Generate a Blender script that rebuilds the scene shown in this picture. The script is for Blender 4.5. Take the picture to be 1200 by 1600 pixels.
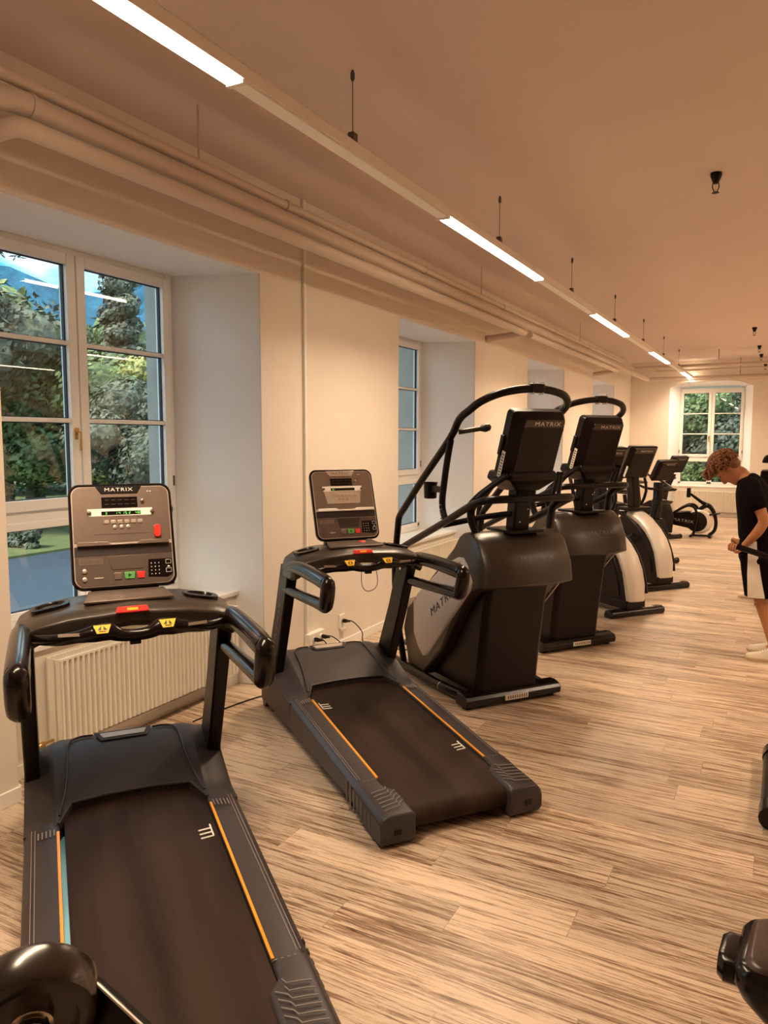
import bpy, bmesh, math, random
from mathutils import Vector, Matrix
PI = math.pi
R_ = math.radians
for o in list(bpy.data.objects): bpy.data.objects.remove(o)
SC = bpy.context.scene
COL = SC.collection

# ---------------------------------------------------------------- camera
F_PX, CAM_H = 1180.7, 1.75
_p, _y, _r = R_(5.572), R_(27.798), R_(0.0957)
cy, sy, cp, sp = math.cos(_y), math.sin(_y), math.cos(_p), math.sin(_p)
fw = Vector((-sy*cp, cy*cp, -sp)); rt = Vector((cy, sy, 0)); up = Vector((-sy*sp, cy*sp, cp))
rt2 = rt*math.cos(_r) + up*math.sin(_r); up2 = up*math.cos(_r) - rt*math.sin(_r)
cam = bpy.data.objects.new('camera', bpy.data.cameras.new('camera')); COL.objects.link(cam)
cam.matrix_world = Matrix(((rt2.x, up2.x, -fw.x, 0), (rt2.y, up2.y, -fw.y, 0), (rt2.z, up2.z, -fw.z, CAM_H), (0, 0, 0, 1)))
cam.data.sensor_fit = 'VERTICAL'; cam.data.sensor_height = 24; cam.data.lens = F_PX/1600*24
cam.data.clip_start = 0.05; cam.data.clip_end = 2000
SC.camera = cam
SC.view_settings.view_transform = 'Standard'; SC.view_settings.look = 'None'
SC.view_settings.gamma = 1; SC.view_settings.use_curve_mapping = False
SC.view_settings.exposure = 0.88
LAMP = 15.0            # radiance of the LED diffusers
LAMP_W = 31.0          # watts thrown down by each lit length
LAMP_COL = (1.0, 0.75, 0.50)

# ---------------------------------------------------------------- node helpers
def new_mat(name):
    m = bpy.data.materials.new(name); m.use_nodes = True
    nt = m.node_tree; nt.nodes.clear()
    out = nt.nodes.new('ShaderNodeOutputMaterial')
    return m, nt, out
def nd(nt, t, **kw):
    n = nt.nodes.new(t)
    for k, v in kw.items():
        if k in n.inputs: n.inputs[k].default_value = v
        else: setattr(n, k, v)
    return n
def pbsdf(name, col, rough=0.5, metal=0.0, noise=0.0, nscale=40, bump=0.0, spec=0.5, coat=0.0):
    m, nt, out = new_mat(name); L = nt.links.new
    b = nd(nt, 'ShaderNodeBsdfPrincipled'); L(b.outputs[0], out.inputs[0])
    b.inputs['Base Color'].default_value = (*col, 1); b.inputs['Roughness'].default_value = rough
    b.inputs['Metallic'].default_value = metal; b.inputs['Specular IOR Level'].default_value = spec
    b.inputs['Coat Weight'].default_value = coat
    tc = nd(nt, 'ShaderNodeTexCoord'); no = nd(nt, 'ShaderNodeTexNoise'); no.inputs['Scale'].default_value = nscale
    no.inputs['Detail'].default_value = 4
    L(tc.outputs['Object'], no.inputs['Vector'])
    if noise > 0:
        mx = nd(nt, 'ShaderNodeMix', data_type='RGBA')
        mx.inputs[6].default_value = (*[c*(1-noise) for c in col], 1)
        mx.inputs[7].default_value = (*[min(1, c*(1+noise)) for c in col], 1)
        L(no.outputs['Fac'], mx.inputs[0]); L(mx.outputs[2], b.inputs['Base Color'])
    if bump > 0:
        bp = nd(nt, 'ShaderNodeBump'); bp.inputs['Strength'].default_value = bump; bp.inputs['Distance'].default_value = 0.002
        L(no.outputs['Fac'], bp.inputs['Height']); L(bp.outputs[0], b.inputs['Normal'])
    return m
def emis(name, col, s):
    m, nt, out = new_mat(name); e = nd(nt, 'ShaderNodeEmission')
    e.inputs[0].default_value = (*col, 1); e.inputs[1].default_value = s
    nt.links.new(e.outputs[0], out.inputs[0]); return m

# ---------------------------------------------------------------- world: blue sky with loose cloud
W = bpy.data.worlds.new('sky'); SC.world = W; W.use_nodes = True
nt = W.node_tree; nt.nodes.clear(); L = nt.links.new
wo = nd(nt, 'ShaderNodeOutputWorld'); bg = nd(nt, 'ShaderNodeBackground'); L(bg.outputs[0], wo.inputs[0])
tc = nd(nt, 'ShaderNodeTexCoord'); mp = nd(nt, 'ShaderNodeMapping'); mp.inputs['Scale'].default_value = (1.5, 1.5, 3.2)
no = nd(nt, 'ShaderNodeTexNoise'); no.inputs['Scale'].default_value = 3.0; no.inputs['Detail'].default_value = 7; no.inputs['Roughness'].default_value = 0.55
cr = nd(nt, 'ShaderNodeValToRGB')
cr.color_ramp.elements[0].position = 0.41; cr.color_ramp.elements[0].color = (0.035, 0.18, 0.27, 1)
cr.color_ramp.elements[1].position = 0.66; cr.color_ramp.elements[1].color = (0.68, 0.78, 0.82, 1)
L(tc.outputs['Generated'], mp.inputs[0]); L(mp.outputs[0], no.inputs['Vector']); L(no.outputs['Fac'], cr.inputs[0]); L(cr.outputs[0], bg.inputs[0])
bg.inputs[1].default_value = 3.0
sun = bpy.data.objects.new('sun', bpy.data.lights.new('sun', 'SUN')); COL.objects.link(sun)
sun.data.energy = 4.5; sun.data.color = (1, 0.93, 0.8); sun.data.angle = R_(8); sun.rotation_euler = (R_(38), R_(-8), R_(20))   # veiled sun from above the roof, lighting the trees

# ---------------------------------------------------------------- mesh builder
class MB:
    def __init__(s, M=None): s.v = []; s.f = []; s.M = M
    def add(s, vs, fs):
        n = len(s.v)
        for p in vs:
            p = Vector(p); s.v.append(s.M @ p if s.M else p)
        s.f += [tuple(i+n for i in f) for f in fs]; return s
    def box(s, a, b, rot=None, ctr=None):
        x0, y0, z0 = a; x1, y1, z1 = b
        vs = [Vector((x, y, z)) for z in (z0, z1) for y in (y0, y1) for x in (x0, x1)]
        if rot is not None:
            c = Vector(ctr) if ctr else sum(vs, Vector())/8
            vs = [rot @ (v-c)+c for v in vs]
        return s.add(vs, [(0, 2, 3, 1), (4, 5, 7, 6), (0, 1, 5, 4), (2, 6, 7, 3), (0, 4, 6, 2), (1, 3, 7, 5)])
    def prism(s, poly, lo, hi, axis='y'):
        # poly in the plane across the axis; 'y': (x,z), 'z': (x,y), 'x': (y,z)
        def P(p, h): return {'y': (p[0], h, p[1]), 'z': (p[0], p[1], h), 'x': (h, p[0], p[1])}[axis]
        n = len(poly); vs = [P(p, lo) for p in poly]+[P(p, hi) for p in poly]
        return s.add(vs, [tuple(range(n)), tuple(range(2*n-1, n-1, -1))]+[(i, (i+1) % n, n+(i+1) % n, n+i) for i in range(n)])
    def loft(s, secs, caps=True, closed=True):
        n = len(secs[0]); vs = [p for c in secs for p in c]; fs = []
        for k in range(len(secs)-1):
            for i in range(n if closed else n-1):
                j = (i+1) % n; fs.append((k*n+i, k*n+j, (k+1)*n+j, (k+1)*n+i))
        if caps and closed: fs += [tuple(range(n-1, -1, -1)), tuple(range((len(secs)-1)*n, len(secs)*n))]
        return s.add(vs, fs)
    def tube(s, pts, r, n=12, smooth=0, asp=1.0, upv=None, closed=False, caps=True):
        pts = [Vector(p) for p in pts]; rs = list(r) if isinstance(r, (list, tuple)) else [r]*len(pts)
        if smooth:
            q = []; qr = []; m = len(pts)
            rng = range(m if closed else m-1)
            for i in rng:
                if closed: a, b, c, d = [pts[(i+k) % m] for k in (-1, 0, 1, 2)]
                else: a, b, c, d = pts[max(i-1, 0)], pts[i], pts[i+1], pts[min(i+2, m-1)]
                for k in range(smooth):
                    t = k/smooth
                    q.append(0.5*((2*b)+(c-a)*t+(2*a-5*b+4*c-d)*t*t+(3*b-a-3*c+d)*t**3))
                    qr.append(rs[i]*(1-t)+rs[(i+1) % m]*t)
            if not closed: q.append(pts[-1]); qr.append(rs[-1])
            pts, rs = q, qr
        m = len(pts); secs = []; prev = None
        for i in range(m):
            if closed: t = (pts[(i+1) % m]-pts[i-1]).normalized()
            else: t = (pts[min(i+1, m-1)]-pts[max(i-1, 0)]).normalized()
            if prev is None or upv:
                u = Vector(upv) if upv else (Vector((0, 0, 1)) if abs(t.z) < 0.9 else Vector((1, 0, 0)))
            else: u = prev
            u = (u-t*u.dot(t)).normalized(); prev = u; w = t.cross(u)
            secs.append([pts[i]+(w*math.cos(2*PI*k/n)*asp+u*math.sin(2*PI*k/n))*rs[i] for k in range(n)])
        if closed: secs.append(secs[0]); caps = False
        return s.loft(secs, caps)
    def lathe(s, prof, c=(0, 0, 0), axis=(0, 0, 1), n=24):
        ax = Vector(axis).normalized(); u = ax.orthogonal().normalized(); w = ax.cross(u); c = Vector(c)
        return s.loft([[c+ax*h+(u*math.cos(2*PI*k/n)+w*math.sin(2*PI*k/n))*max(r, 1e-4) for k in range(n)] for r, h in prof])
    def ell(s, c, r, n=16, m=10, rot=None):
        c = Vector(c); secs = []
        for j in range(m+1):
            th = PI*j/m
            row = []
            for k in range(n):
                p = Vector((r[0]*math.sin(th)*math.cos(2*PI*k/n)+1e-5*math.cos(2*PI*k/n), r[1]*math.sin(th)*math.sin(2*PI*k/n)+1e-5*math.sin(2*PI*k/n), -r[2]*math.cos(th)))
                row.append(c+(rot @ p if rot else p))
            secs.append(row)
        return s.loft(secs)
    def build(s, name, mat, parent=None, bevel=0.0, seg=2, smooth=True, ang=38, subsurf=0):
        me = bpy.data.meshes.new(name); me.from_pydata([tuple(v) for v in s.v], [], s.f); me.validate()
        bm = bmesh.new(); bm.from_mesh(me); bmesh.ops.recalc_face_normals(bm, faces=bm.faces); bm.to_mesh(me); bm.free()
        o = bpy.data.objects.new(name, me); COL.objects.link(o)
        if mat: me.materials.append(mat)
        if parent: o.parent = parent
        if smooth:
            for p in me.polygons: p.use_smooth = True
            me.set_sharp_from_angle(angle=R_(ang))
        if bevel:
            b = o.modifiers.new('bevel', 'BEVEL'); b.width = bevel; b.segments = seg; b.limit_method = 'ANGLE'; b.angle_limit = R_(35)
            b.harden_normals = False
        if subsurf:
            q = o.modifiers.new('sub', 'SUBSURF'); q.levels = subsurf; q.render_levels = subsurf
        return o
def rrect(a0, b0, a1, b1, r, n=4):
    out = []
    for cx, cz, t0 in ((a1-r, b1-r, 0), (a0+r, b1-r, 90), (a0+r, b0+r, 180), (a1-r, b0+r, 270)):
        for k in range(n+1):
            t = R_(t0+90*k/n); out.append((cx+r*math.cos(t), cz+r*math.sin(t)))
    return out
def text(name, s, size, mat, parent, M, depth=0.0012, sx=1.0, align='CENTER', shear=0.0):
    cu = bpy.data.curves.new(name, 'FONT'); cu.body = s; cu.size = size; cu.extrude = depth/2; cu.align_x = align; cu.align_y = 'CENTER'
    cu.space_character = 1.15; cu.shear = shear; cu.resolution_u = 3; cu.offset = 0.0
    t = bpy.data.objects.new('tmp', cu); COL.objects.link(t)
    dg = bpy.context.evaluated_depsgraph_get()
    me = bpy.data.meshes.new_from_object(t.evaluated_get(dg)); bpy.data.objects.remove(t); bpy.data.curves.remove(cu)
    me.transform(M @ Matrix.Diagonal((sx, 1, 1, 1))); me.name = name
    o = bpy.data.objects.new(name, me); COL.objects.link(o); me.materials.clear(); me.materials.append(mat)
    if parent: o.parent = parent
    return o
def frame(c, X, Y):
    X = Vector(X).normalized(); Y = Vector(Y); Y = (Y-X*Y.dot(X)).normalized(); Z = X.cross(Y)
    return Matrix(((X.x, Y.x, Z.x, c[0]), (X.y, Y.y, Z.y, c[1]), (X.z, Y.z, Z.z, c[2]), (0, 0, 0, 1)))
def tag(o, label, cat, group=None, kind=None):
    if label: o['label'] = label
    if cat: o['category'] = cat
    if group: o['group'] = group
    if kind: o['kind'] = kind
    return o
def thing(name, label, cat, loc, rz=0, group=None):
    o = bpy.data.objects.new(name, None); COL.objects.link(o); o.empty_display_size = .1
    o.location = loc; o.rotation_euler = (0, 0, rz)
    return tag(o, label, cat, group)
def struct(o): o['kind'] = 'structure'; return o
def copy_tree(o, parent=None):
    c = o.copy(); COL.objects.link(c)
    if parent: c.parent = parent
    for ch in [x for x in bpy.data.objects if x.parent == o]: copy_tree(ch, c)
    return c

# ---------------------------------------------------------------- materials
M = {}
M['wall'] = pbsdf('cream wall paint', (0.77, 0.695, 0.61), 0.85, noise=.03, nscale=3, bump=.15)
M['reveal'] = pbsdf('white reveal paint', (0.86, 0.86, 0.87), 0.8, noise=.02, nscale=3)
M['ceil'] = pbsdf('ceiling paint', (0.68, 0.56, 0.51), 0.9, noise=.03, nscale=2)
M['trim'] = pbsdf('white skirting', (0.84, 0.81, 0.76), 0.45)
M['pvc'] = pbsdf('white window frame', (0.86, 0.85, 0.83), 0.35)
M['seal'] = pbsdf('black rubber seal', (0.02, 0.02, 0.025), 0.6)
M['sill'] = pbsdf('pale sill stone', (0.82, 0.78, 0.72), 0.35, noise=.03)
M['rad'] = pbsdf('cream radiator enamel', (0.84, 0.78, 0.67), 0.4)
M['brass'] = pbsdf('brass valve', (0.55, 0.35, 0.15), 0.35, metal=.9)
M['pipe'] = pbsdf('painted pipe', (0.60, 0.50, 0.42), 0.55)
M['stone'] = pbsdf('weathered jamb stone', (0.30, 0.26, 0.22), 0.9, noise=.25, nscale=6, bump=.5)
M['rail'] = pbsdf('white aluminium rail', (0.78, 0.72, 0.66), 0.4)
M['cover'] = pbsdf('opal blank cover', (0.88, 0.84, 0.78), 0.5)
M['steel'] = pbsdf('dark steel wire', (0.12, 0.10, 0.09), 0.4, metal=.6)
M['chrome'] = pbsdf('chrome', (0.75, 0.68, 0.6), 0.15, metal=1)
M['black'] = pbsdf('black plastic', (0.007, 0.003, 0.003), 0.38, spec=0.22, noise=.1, nscale=300, bump=.05)
M['gloss'] = pbsdf('glossy black plastic', (0.006, 0.003, 0.003), 0.2, spec=0.35)
M['steelblk'] = pbsdf('black powder coated steel', (0.006, 0.003, 0.0025), 0.33, spec=0.22)
M['shell'] = pbsdf('charcoal moulded shell', (0.036, 0.026, 0.019), 0.34, noise=.05, nscale=200)
M['deck'] = pbsdf('dark grey deck moulding', (0.040, 0.032, 0.035), 0.40, spec=.4, noise=.12, nscale=400, bump=.12)
M['groove'] = pbsdf('worn grey ridges', (0.24, 0.21, 0.2), 0.5)
M['belt'] = None
M['silver'] = pbsdf('silver painted panel', (0.50, 0.43, 0.40), 0.38, metal=.25)
M['pale'] = pbsdf('pale silver shroud', (0.78, 0.71, 0.62), 0.35, metal=.1)
M['face'] = pbsdf('brushed console face', (0.30, 0.235, 0.20), 0.30, metal=.75, noise=.12, nscale=25)
M['face2'] = pbsdf('console lower panel', (0.13, 0.095, 0.08), 0.35, metal=.4)
M['facel'] = pbsdf('light console trim', (0.62, 0.54, 0.47), 0.3, metal=.5)
M['white'] = pbsdf('white print', (0.85, 0.82, 0.76), 0.5)
M['dimtext'] = pbsdf('faint grey print', (0.12, 0.10, 0.09), 0.4)
M['darktext'] = pbsdf('dark print', (0.03, 0.02, 0.02), 0.4)
M['btn'] = pbsdf('silver key', (0.55, 0.47, 0.41), 0.3, metal=.6)
M['red'] = pbsdf('red plastic', (0.70, 0.035, 0.025), 0.35)
M['green'] = pbsdf('green key', (0.10, 0.38, 0.09), 0.4)
M['yellow'] = pbsdf('yellow sticker', (0.85, 0.50, 0.02), 0.45)
M['orange'] = pbsdf('orange strip', (0.85, 0.34, 0.03), 0.3)
M['bluefilm'] = pbsdf('pale blue film', (0.22, 0.50, 0.62), 0.3)
M['lcd'] = emis('lit green digits', (0.25, 1.0, 0.12), 1.2)
M['socket'] = pbsdf('white socket plastic', (0.85, 0.80, 0.72), 0.4)
M['skin'] = pbsdf('skin', (0.50, 0.21, 0.09), 0.5, noise=.08, nscale=12)
M['hair'] = pbsdf('auburn curls', (0.20, 0.075, 0.025), 0.42, noise=.8, nscale=45)
M['shirt'] = pbsdf('black cotton', (0.006, 0.003, 0.005), 0.9, noise=.2, nscale=90, bump=.2, spec=.08)
M['shortw'] = pbsdf('white satin panel', (0.80, 0.72, 0.62), 0.5)
M['shoe'] = pbsdf('off white leather', (0.72, 0.62, 0.48), 0.5, noise=.06)
M['sole'] = pbsdf('shoe sole', (0.62, 0.45, 0.28), 0.6)
M['sticker'] = pbsdf('label sticker', (0.72, 0.66, 0.58), 0.5)
M['roller'] = pbsdf('polished black rubber', (0.02, 0.012, 0.009), 0.22, spec=.8)
M['pad'] = pbsdf('brown black vinyl', (0.060, 0.034, 0.027), 0.33, noise=.08, nscale=120, bump=.1)
M['lamp'] = emis('LED diffuser', LAMP_COL, LAMP)
def mat_glass():
    m, nt, out = new_mat('window glass'); L = nt.links.new
    tr = nd(nt, 'ShaderNodeBsdfTransparent'); tr.inputs[0].default_value = (.95, .97, .97, 1)
    gl = nd(nt, 'ShaderNodeBsdfGlossy'); gl.inputs['Roughness'].default_value = 0.01
    fr = nd(nt, 'ShaderNodeFresnel'); ge = nd(nt, 'ShaderNodeNewGeometry'); mr = nd(nt, 'ShaderNodeMapRange'); mr.inputs[3].default_value = 1.5; mr.inputs[4].default_value = 1/1.5; L(ge.outputs['Backfacing'], mr.inputs[0]); L(mr.outputs[0], fr.inputs[0])
    mx = nd(nt, 'ShaderNodeMixShader'); L(fr.outputs[0], mx.inputs[0]); L(tr.outputs[0], mx.inputs[1]); L(gl.outputs[0], mx.inputs[2]); L(mx.outputs[0], out.inputs[0])
    return m
M['glass'] = mat_glass()
def mat_floor():
    m, nt, out = new_mat('wood plank floor'); L = nt.links.new
    b = nd(nt, 'ShaderNodeBsdfPrincipled'); L(b.outputs[0], out.inputs[0])
    tc = nd(nt, 'ShaderNodeTexCoord')
    br = nd(nt, 'ShaderNodeTexBrick'); br.offset = 0.0
    br.inputs['Scale'].default_value = 1; br.inputs['Brick Width'].default_value = 1.25; br.inputs['Row Height'].default_value = 0.18
    br.inputs['Mortar Size'].default_value = 0.0012; br.inputs['Mortar Smooth'].default_value = .1; br.inputs['Bias'].default_value = 0
    br.inputs['Color1'].default_value = (0, 0, 0, 1); br.inputs['Color2'].default_value = (1, 1, 1, 1); br.inputs['Mortar'].default_value = (.5, .5, .5, 1)
    sp_ = nd(nt, 'ShaderNodeSeparateXYZ'); L(tc.outputs['Object'], sp_.inputs[0])
    dv = nd(nt, 'ShaderNodeMath', operation='DIVIDE'); L(sp_.outputs[1], dv.inputs[0]); dv.inputs[1].default_value = .18
    fl_ = nd(nt, 'ShaderNodeMath', operation='FLOOR'); L(dv.outputs[0], fl_.inputs[0])
    wn = nd(nt, 'ShaderNodeTexWhiteNoise', noise_dimensions='1D'); L(fl_.outputs[0], wn.inputs['W'])
    ma = nd(nt, 'ShaderNodeMath', operation='MULTIPLY_ADD'); L(wn.outputs['Value'], ma.inputs[0]); ma.inputs[1].default_value = 1.25; L(sp_.outputs[0], ma.inputs[2])
    cb = nd(nt, 'ShaderNodeCombineXYZ'); L(ma.outputs[0], cb.inputs[0]); L(sp_.outputs[1], cb.inputs[1]); L(cb.outputs[0], br.inputs['Vector'])
    sc = nd(nt, 'ShaderNodeVectorMath', operation='SCALE'); sc.inputs['Scale'].default_value = 13.7; L(br.outputs['Color'], sc.inputs[0])
    ad = nd(nt, 'ShaderNodeVectorMath', operation='ADD'); L(tc.outputs['Object'], ad.inputs[0]); L(sc.outputs[0], ad.inputs[1])
    def noise(scale, sx, sy, det, rough, dist=0.0):
        mp = nd(nt, 'ShaderNodeMapping'); mp.inputs['Scale'].default_value = (sx, sy, 1); L(ad.outputs[0], mp.inputs[0])
        n = nd(nt, 'ShaderNodeTexNoise'); n.inputs['Scale'].default_value = scale; n.inputs['Detail'].default_value = det
        n.inputs['Roughness'].default_value = rough; n.inputs['Distortion'].default_value = dist; L(mp.outputs[0], n.inputs['Vector']); return n
    n1 = noise(1, 2.2, 62, 8, .70, .9); n2 = noise(1, 9, 330, 5, .75, .4); n3 = noise(1, .7, 6, 4, .55)
    a1 = nd(nt, 'ShaderNodeMath', operation='MULTIPLY_ADD'); L(n2.outputs['Fac'], a1.inputs[0]); a1.inputs[1].default_value = .62; L(n1.outputs['Fac'], a1.inputs[2])
    a2 = nd(nt, 'ShaderNodeMath', operation='MULTIPLY_ADD'); L(n3.outputs['Fac'], a2.inputs[0]); a2.inputs[1].default_value = .35; L(a1.outputs[0], a2.inputs[2])
    cr = nd(nt, 'ShaderNodeValToRGB'); e = cr.color_ramp.elements
    e[0].position = .76; e[0].color = (.050, .024, .014, 1)
    e[1].position = 1.10; e[1].color = (.66, .52, .385, 1)
    x = e.new(.86); x.color = (.22, .125, .075, 1)
    x = e.new(.95); x.color = (.40, .275, .185, 1)
    L(a2.outputs[0], cr.inputs[0])
    mx = nd(nt, 'ShaderNodeMix', data_type='RGBA'); mx.blend_type = 'MULTIPLY'; mx.inputs[0].default_value = .55
    inv = nd(nt, 'ShaderNodeMapRange'); inv.inputs[3].default_value = 1; inv.inputs[4].default_value = .35; L(br.outputs['Fac'], inv.inputs[0])
    L(cr.outputs[0], mx.inputs[6]); L(inv.outputs[0], mx.inputs[7])
    mr = nd(nt, 'ShaderNodeMapRange'); mr.inputs[3].default_value = .82; mr.inputs[4].default_value = 1.15; L(br.outputs['Color'], mr.inputs[0])
    m2 = nd(nt, 'ShaderNodeVectorMath', operation='SCALE'); L(mx.outputs[2], m2.inputs[0]); L(mr.outputs[0], m2.inputs['Scale'])
    L(m2.outputs[0], b.inputs['Base Color'])
    rr = nd(nt, 'ShaderNodeMapRange'); rr.inputs[3].default_value = .20; rr.inputs[4].default_value = .46; L(n1.outputs['Fac'], rr.inputs[0]); L(rr.outputs[0], b.inputs['Roughness'])
    bp = nd(nt, 'ShaderNodeBump'); bp.inputs['Strength'].default_value = .16; bp.inputs['Distance'].default_value = .002; L(a1.outputs[0], bp.inputs['Height']); L(bp.outputs[0], b.inputs['Normal'])
    return m
M['floor'] = mat_floor()
def mat_belt():
    m, nt, out = new_mat('running belt rubber'); L = nt.links.new
    b = nd(nt, 'ShaderNodeBsdfPrincipled'); L(b.outputs[0], out.inputs[0]); b.inputs['Roughness'].default_value = .6; b.inputs['Specular IOR Level'].default_value = .14
    tc = nd(nt, 'ShaderNodeTexCoord'); mp = nd(nt, 'ShaderNodeMapping'); mp.inputs['Scale'].default_value = (.7, 7, 1); L(tc.outputs['Object'], mp.inputs[0])
    n = nd(nt, 'ShaderNodeTexNoise'); n.inputs['Scale'].default_value = 1; n.inputs['Detail'].default_value = 5; L(mp.outputs[0], n.inputs['Vector'])
    cr = nd(nt, 'ShaderNodeValToRGB'); e = cr.color_ramp.elements
    e[0].position = .35; e[0].color = (.018, .009, .006, 1); e[1].position = .72; e[1].color = (.045, .026, .019, 1)
    L(n.outputs['Fac'], cr.inputs[0]); L(cr.outputs[0], b.inputs['Base Color'])
    n2 = nd(nt, 'ShaderNodeTexNoise'); n2.inputs['Scale'].default_value = 500; L(tc.outputs['Object'], n2.inputs['Vector'])
    bp = nd(nt, 'ShaderNodeBump'); bp.inputs['Strength'].default_value = .2; bp.inputs['Distance'].default_value = .001; L(n2.outputs['Fac'], bp.inputs['Height']); L(bp.outputs[0], b.inputs['Normal'])
    return m
M['belt'] = mat_belt()
def mat_leaf(name, c1, c2, c3):
    m, nt, out = new_mat(name); L = nt.links.new
    b = nd(nt, 'ShaderNodeBsdfPrincipled'); L(b.outputs[0], out.inputs[0]); b.inputs['Roughness'].default_value = .6
    tc = nd(nt, 'ShaderNodeTexCoord'); n = nd(nt, 'ShaderNodeTexNoise'); n.inputs['Scale'].default_value = 1.3; n.inputs['Detail'].default_value = 8; n.inputs['Roughness'].default_value = .75
    L(tc.outputs['Object'], n.inputs['Vector'])
    cr = nd(nt, 'ShaderNodeValToRGB'); e = cr.color_ramp.elements
    e[0].position = .38; e[0].color = (*c1, 1); e[1].position = .66; e[1].color = (*c3, 1); x = e.new(.52); x.color = (*c2, 1)
    L(n.outputs['Fac'], cr.inputs[0]); L(cr.outputs[0], b.inputs['Base Color'])
    return m
M['leaf'] = mat_leaf('broadleaf foliage', (.025, .035, .012), (.10, .14, .04), (.28, .34, .12))
M['leafd'] = mat_leaf('dark conifer foliage', (.03, .035, .022), (.075, .085, .05), (.17, .18, .12))
M['leafy'] = mat_leaf('yellowing foliage', (.08, .08, .02), (.28, .26, .06), (.50, .48, .20))
M['bark'] = pbsdf('bark', (.06, .045, .03), .9, noise=.4, nscale=8)
M['grass'] = pbsdf('rough grass', (.10, .12, .035), .9, noise=.5, nscale=2)
M['asphalt'] = pbsdf('blue grey asphalt', (.032, .045, .065), .75, noise=.35, nscale=.5)
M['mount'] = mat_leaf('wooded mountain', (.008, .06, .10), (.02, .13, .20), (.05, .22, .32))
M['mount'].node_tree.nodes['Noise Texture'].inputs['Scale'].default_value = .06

# ================================================================= STRUCTURE
XW, ZC, YF, Y0, XR = -3.195, 3.48, 18.3, -3.2, 6.8
GZ = -0.6
struct(MB().box((XW-.9, Y0-.2, -.12), (XR, YF+.45, 0)).build('floor', M['floor'], smooth=False))
struct(MB().box((XW-.9, Y0-.2, ZC), (XR+.1, YF+.6, ZC+.2)).build('ceiling', M['ceil'], smooth=False))
struct(MB().box((XR, Y0-.2, 0), (XR+.2, YF+.4, ZC)).build('wall_right', M['wall'], smooth=False))
struct(MB().box((XW-.9, Y0-.2, 0), (XR, Y0, ZC)).build('wall_back', M['wall'], smooth=False))
wc = [3.265, 7.33, 11.32, 15.38, -.80]           # window centres along the wall
HO, HF, XF, ZT, ZS = .985, .82, -3.80, 2.862, .672
lw = MB(); rv = MB(); st = MB()
edges = sorted(wc)
prev_end = None
segs = []
ys = [Y0-.2]
for c in edges: ys += [c-HO, c+HO]
ys.append(YF+.1)
for i in range(0, len(ys), 2):
    a, b = ys[i], ys[i+1]
    a2 = a-(HO-HF)-.03 if i > 0 else a; b2 = b+(HO-HF)+.03 if i < len(ys)-2 else b
    # room-side skin of the pier (cream), thin, then the white splayed core behind it
    lw.prism([(XW, a), (XW, b), (XW-.012, b), (XW-.012, a)], 0, ZC, 'z')
    rv.prism([(XW-.012, a), (XW-.012, b), (XF-.02, b2), (XF-.02, a2)], 0, ZT, 'z')
    st.prism([(XF-.09, a2+.02), (XF-.09, b2-.02), (-4.26, b2-.20 if i < len(ys)-2 else b2), (-4.26, a2+.20 if i > 0 else a2)], -1, ZT+.3, 'z')
for c in edges:
    lw.box((XW-.012, c-HO, ZT), (XW, c+HO, ZC))
    rv.box((XF-.09, c-HO, ZT+.0), (XW-.012, c+HO, ZT+.25))
    lw.box((XF-.02, c-HO-.02, 0), (XW-.205, c+HO+.02, ZS-.03))
struct(lw.build('wall_left', M['wall'], smooth=False))
rvo = rv.build('wall_left_reveals', M['reveal'], smooth=False); rvo.name = 'trim_1'; struct(rvo)
sto = st.build('trim_2', M['stone'], smooth=False); struct(sto)
# wall mass above the window heads and outside skin above
struct(MB().box((-4.26, Y0-.2, ZT+.25), (XW-.012, YF+.4, ZC+.1)).build('wall_left', M['wall'], smooth=False))
# far wall with arched opening
def arch_pts(x0, x1, zs, rise, n=10):
    out = []
    for k in range(n+1):
        t = k/n; x = x0+(x1-x0)*t
        s = math.sin(PI*min(max((t-.0)/1.0, 0), 1)); out.append((x, zs+rise*min(1, s*1.6)))
    return out
fx0, fx1 = -2.34, -.64
FWY = 18.72
fw_ = MB()
fw_.box((XW-.7, YF, 0), (fx0, YF+.012, ZC)); fw_.box((fx1, YF, 0), (XR, YF+.012, ZC))
ap = arch_pts(fx0, fx1, 2.90, .12)
fw_.prism([(fx0, ZC)]+ap+[(fx1, ZC)], YF, YF+.012, 'y')
fw_.box((fx0-.05, YF+.20, 0), (fx1+.05, YF+.40, .655))
struct(fw_.build('wall_far', M['wall'], smooth=False))
fr_ = MB()
fr_.prism([(fx0-.8, YF+.012), (fx0, YF+.012), (fx0+.19, FWY), (fx0+.1, FWY+.5), (fx0-.8, FWY+.5)], 0, ZC, 'z')
fr_.prism([(fx1+.8, YF+.012), (fx1+.8, FWY+.5), (fx1-.1, FWY+.5), (fx1-.17, FWY), (fx1, YF+.012)], 0, ZC, 'z')
fr_.loft([[(p[0], YF+.012, p[1]) for p in ap]+[(fx1, YF+.012, ZC), (fx0, YF+.012, ZC)],
          [(fx0+.1+(fx1-fx0-.2)*k/10, FWY+.3, 2.88) for k in range(11)]+[(fx1, FWY+.3, ZC), (fx0, FWY+.3, ZC)]])
struct(fr_.build('trim_3', M['reveal'], smooth=False))
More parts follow.
